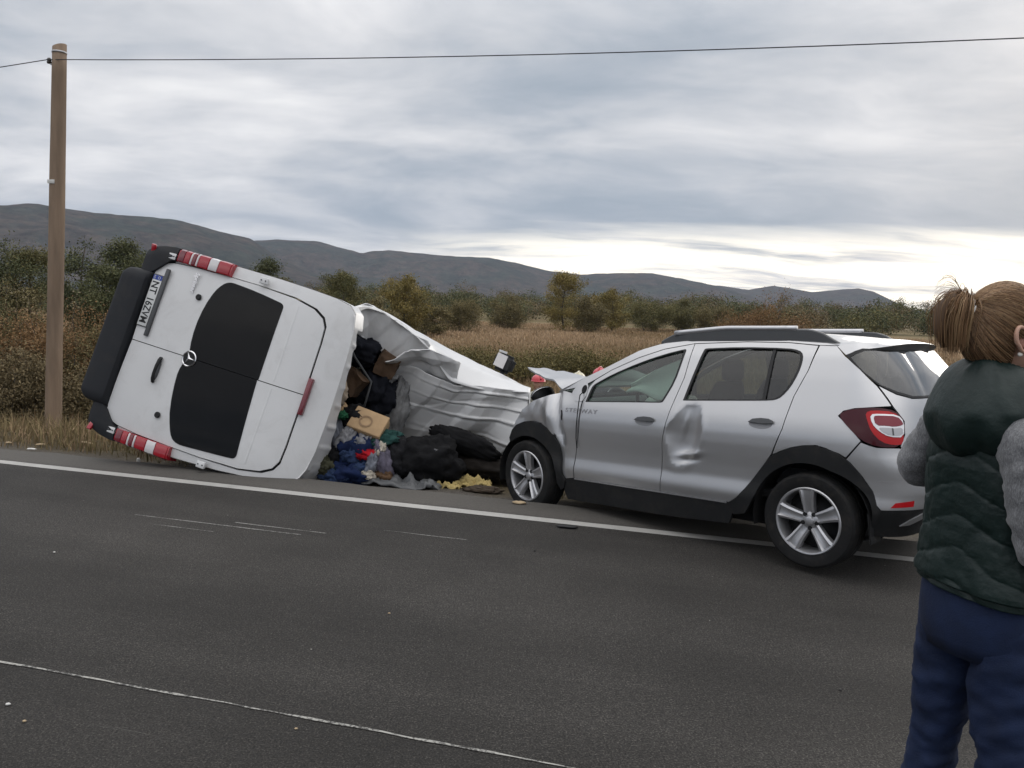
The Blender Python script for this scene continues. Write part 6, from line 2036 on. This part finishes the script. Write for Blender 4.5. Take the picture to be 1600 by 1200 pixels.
    for d in starts:
        P = []
        for t in np.linspace(0, 1, 9):
            e = (d * (1 - t) + tdir * t)
            e = e.normalized() if e.length > 1e-3 else tdir
            p = onhead(e, 1.0 + .012 * math.sin(3.14 * t) + rs.uniform(-.006, .012))
            if t > .85: p = p * .6 + (tie + Vector(rs.normal(0, .006, 3))) * .4
            P.append(p)
        strands.append((P, rs.uniform(.0006, .0014), base_c * rs.uniform(.55, 1.25) + (lite - base_c) * rs.random() ** 3))
    # tail: leaves the tie backward, arches and falls
    for k in range(1100):
        sp = rs.normal(0, 1, 3); L_ = rs.uniform(.65, 1.12); lift = rs.normal(0, .5)
        P = []
        for t in np.linspace(0, 1, 12):
            s = t * L_
            bx = .014 + .038 * math.sin(min(1.6, s * 2.3)) - .010 * s
            bz = .022 * math.sin(min(math.pi, s * 4.2)) * (1 + lift * .8) - .135 * max(0, s - .20) ** 1.05
            spread = .007 + .018 * min(1, s * 2.2) * (1 - .35 * s)
            P.append(tie - hf * (bx + sp[0] * spread * .75) + hrt * (sp[1] * spread + .004) + hup * (bz + sp[2] * spread * .55 * (1 - .3 * s)))
        strands.append((P, rs.uniform(.0006, .0014), base_c * rs.uniform(.6, 1.4) + (lite - base_c) * rs.random() ** 2))
    # loose wisps above the tail
    for k in range(26):
        a = rs.uniform(.2, 1.5); P = []
        for t in np.linspace(0, 1, 9):
            P.append(tie - hf * (.02 + .085 * t * rs.uniform(.9, 1.1) * math.cos(a * .4)) + hup * (.02 + .05 * math.sin(t * 2.2) * a - .03 * t * t) + hrt * (rs.normal(0, .002) + .01 * t))
        strands.append((P, .0005, base_c * rs.uniform(.7, 1.2)))
    VV, FF, CC = [], [], []
    for P, w, c in strands:
        o0 = len(VV); n_ = len(P)
        for i, p in enumerate(P):
            t = (P[min(i + 1, n_ - 1)] - P[max(i - 1, 0)]).normalized()
            a = t.cross(Vector((.3, -.9, .2))).normalized(); b = t.cross(a)
            ww = w * (1 - .75 * (i / (n_ - 1)) ** 3)
            for q in range(3):
                th = 2.094 * q
                VV.append(tuple(p + a * (ww * math.cos(th)) + b * (ww * math.sin(th)) - C)); CC.append(c)
        for i in range(n_ - 1):
            for q in range(3):
                FF.append((o0 + i * 3 + q, o0 + i * 3 + (q + 1) % 3, o0 + (i + 1) * 3 + (q + 1) % 3, o0 + (i + 1) * 3 + q))
    hs = nptri('hair_strands', np.array(VV), np.array(FF), hairm, np.array(CC), True, person, 4); hs['kind'] = 'stuff'
    # cap that closes the gaps between strands
    V = []; F = []; n_, m_ = 40, 30; keep = {}
    for j in range(m_ + 1):
        b = math.pi * j / m_
        for i in range(n_):
            a = 2 * math.pi * i / n_
            d = Vector((math.sin(b) * math.cos(a), math.sin(b) * math.sin(a), math.cos(b))); V.append((d, onhead(d, .985)))
    for j in range(m_):
        for i in range(n_):
            ids = (j * n_ + i, (j + 1) * n_ + i, (j + 1) * n_ + (i + 1) % n_, j * n_ + (i + 1) % n_)
            dm = sum((V[q][0] for q in ids), Vector()) / 4
            if (dm.x > .50 and dm.z < .55) or (dm.x > .18 and dm.z < .10) or dm.z < -.72 or (dm.x > -.12 and dm.z < -.12): continue
            F.append(ids)
    o = nptri('hair', np.array([tuple(p - C) for d, p in V]), np.array(F), hairm, np.tile(base_c * .55, (len(V), 1)), True, person, 4)
    # core of the tail, hair tie and clip
    P = [tie + hf * .012, tie - hf * .012 + hup * .004, tie - hf * .045 + hup * .012, tie - hf * .066 - hup * .02, tie - hf * .066 - hup * .07, tie - hf * .058 - hup * .11]
    tb = tube('tail_core', [p - C for p in P], [.014, .016, .024, .026, .020, .006], mat('hair_core', tuple(base_c * .6), .6), person, 12)
    tieo = tube('hair_tie', [tie + hf * .006 - C, tie - hf * .012 + hup * .004 - C], .0185, mat('hair_tie', (.50, .42, .36), .6), person, 14)
    fin(ell('hair_clip', tie + hrt * .022 - hup * .012 - hf * .002, (.012, .006, .014), mat('clip', (.75, .73, .70), .25), None, (hf, hrt, hup), 12))
    return person


woman()


def rescuer(label, loc, face, helmet, jacket, h=1.74, visor=False):
    x, y = loc; z0 = float(zground(x, y))
    f = Vector((math.sin(R(face)), math.cos(R(face)), 0)); r = Vector((f.y, -f.x, 0)); up = Vector((0, 0, 1)); k = h / 1.74
    def at(fr, ri, z): return f * fr * k + r * ri * k + up * z * k
    p = empty('person', (x, y, z0)); tag(p, label, 'person')
    skin = MATS['skin']
    J = {'pelvis': (at(0, 0, .95), (.14, .11)), 'waist': (at(0, 0, 1.10), (.13, .10)), 'chest': (at(.01, 0, 1.30), (.15, .115)), 'upper': (at(.01, 0, 1.42), (.11, .09)), 'neck': (at(.02, 0, 1.50), .056), 'nape': (at(.03, 0, 1.58), .056)}
    E = [('pelvis', 'waist'), ('waist', 'chest'), ('chest', 'upper'), ('upper', 'neck'), ('neck', 'nape')]
    for s, n in ((-1, 'L'), (1, 'R')):
        J.update({'hip' + n: (at(0, .10 * s, .90), .095), 'kn' + n: (at(.02, .12 * s, .50), .065), 'an' + n: (at(0, .13 * s, .09), .05), 'to' + n: (at(.15, .14 * s, .045), .045),
                  'sh' + n: (at(0, .19 * s, 1.42), .065), 'el' + n: (at(.03, .26 * s, 1.14), .048), 'wr' + n: (at(.20, .22 * s, 1.0), .036), 'ha' + n: (at(.27, .21 * s, .97), .036)})
        E += [('pelvis', 'hip' + n), ('hip' + n, 'kn' + n), ('kn' + n, 'an' + n), ('an' + n, 'to' + n), ('upper', 'sh' + n), ('sh' + n, 'el' + n), ('el' + n, 'wr' + n), ('wr' + n, 'ha' + n)]
        for q in range(4):
            J[f'f{n}{q}'] = (at(.33, .21 * s + (q - 1.5) * .018, .95), .011); J[f'g{n}{q}'] = (at(.36, .21 * s + (q - 1.5) * .017, .92), .009)
            E += [('ha' + n, f'f{n}{q}'), (f'f{n}{q}', f'g{n}{q}')]
        J['th' + n] = (at(.30, .21 * s - .04 * s, .97), .011); E.append(('ha' + n, 'th' + n))
    me = skin_mesh(J, E, 'pelvis', 2)
    hc = at(.035, 0, 1.625)
    HV, HF, hf, hr, hu = head_verts(hc, f, .225 * k)
    merge_into(me, HV, HF)
    b = bpy.data.objects.new('body', me); COL.objects.link(b); b.parent = p
    me.materials.append(jacket); me.materials.append(skin)
    for pl in me.polygons:
        c = pl.center
        if c.z > 1.52 * k: pl.material_index = 1
    # reflective bands of the jacket
    refl = mat('reflective_band', (.62, .62, .55), .35)
    for z, a, bb in ((1.08, .150, .122), (1.28, .172, .135)):
        rg = [[at(.008 + bb * math.cos(t), a * math.sin(t), zz) for t in np.linspace(0, 2 * np.pi, 29)[:-1]] for zz in (z - .025, z, z + .025)]
        o = loft('band', rg, refl, p, cap=False)
    # helmet: shell, ridge, brim, neck guard
    rg = []
    for t in np.linspace(0, 1, 9):
        a = t * math.pi / 2; rr = math.cos(a); zz = math.sin(a)
        rg.append([hc + up * (.035 + .105 * zz) * k + f * (.135 * rr * math.cos(th) * k) + r * (.110 * rr * math.sin(th) * k) for th in np.linspace(0, 2 * np.pi, 29)[:-1]])
    rg.insert(0, [hc + up * (.028 * k) + f * ((.150 if math.cos(th) > 0 else .165) * math.cos(th) * k) + r * (.122 * math.sin(th) * k) for th in np.linspace(0, 2 * np.pi, 29)[:-1]])
    hel = loft('helmet', rg, helmet, p)
    tube('helmet_ridge', [hc + up * (.035 + .115 * math.sin(a)) * k + f * (.140 * math.cos(a) * k) for a in np.linspace(.25, 2.9, 14)], .012, helmet, hel, 8)
    if visor:
        V = []; F = []
        for i in range(13):
            a = R(-62 + 124 * i / 12)
            for zz in (.04, -.02, -.06):
                V.append(hc + up * zz * k + f * (.150 * math.cos(a) * k) + r * (.128 * math.sin(a) * k))
        for i in range(12):
            for j in range(2):
                F.append((i * 3 + j, i * 3 + j + 1, i * 3 + j + 4, i * 3 + j + 3))
        mk('visor', V, F, MATS['lamp_clear'], hel)
    return p


jk = mat('turnout_jacket', (.030, .030, .036), .8, bump=.3, bscale=25, var=.2); jk2 = mat('pale_jacket', (.42, .42, .36), .8, bump=.3, bscale=25, var=.2)
hr_ = mat('red_helmet', (.50, .030, .045), .3, coat=.4); hw_ = mat('cream_helmet', (.62, .58, .42), .35, coat=.3)
rescuer('person in red helmet and pale jacket seen under the raised bonnet tip', (.40, 12.45), 165, hr_, jk2, 1.72)
rescuer('person in cream helmet behind the middle of the raised bonnet', (1.09, 13.0), 200, hw_, jk, 1.77)
rescuer('person in red helmet beside the windscreen pillar of the silver car', (1.43, 12.9), 205, hr_, jk, 1.86)
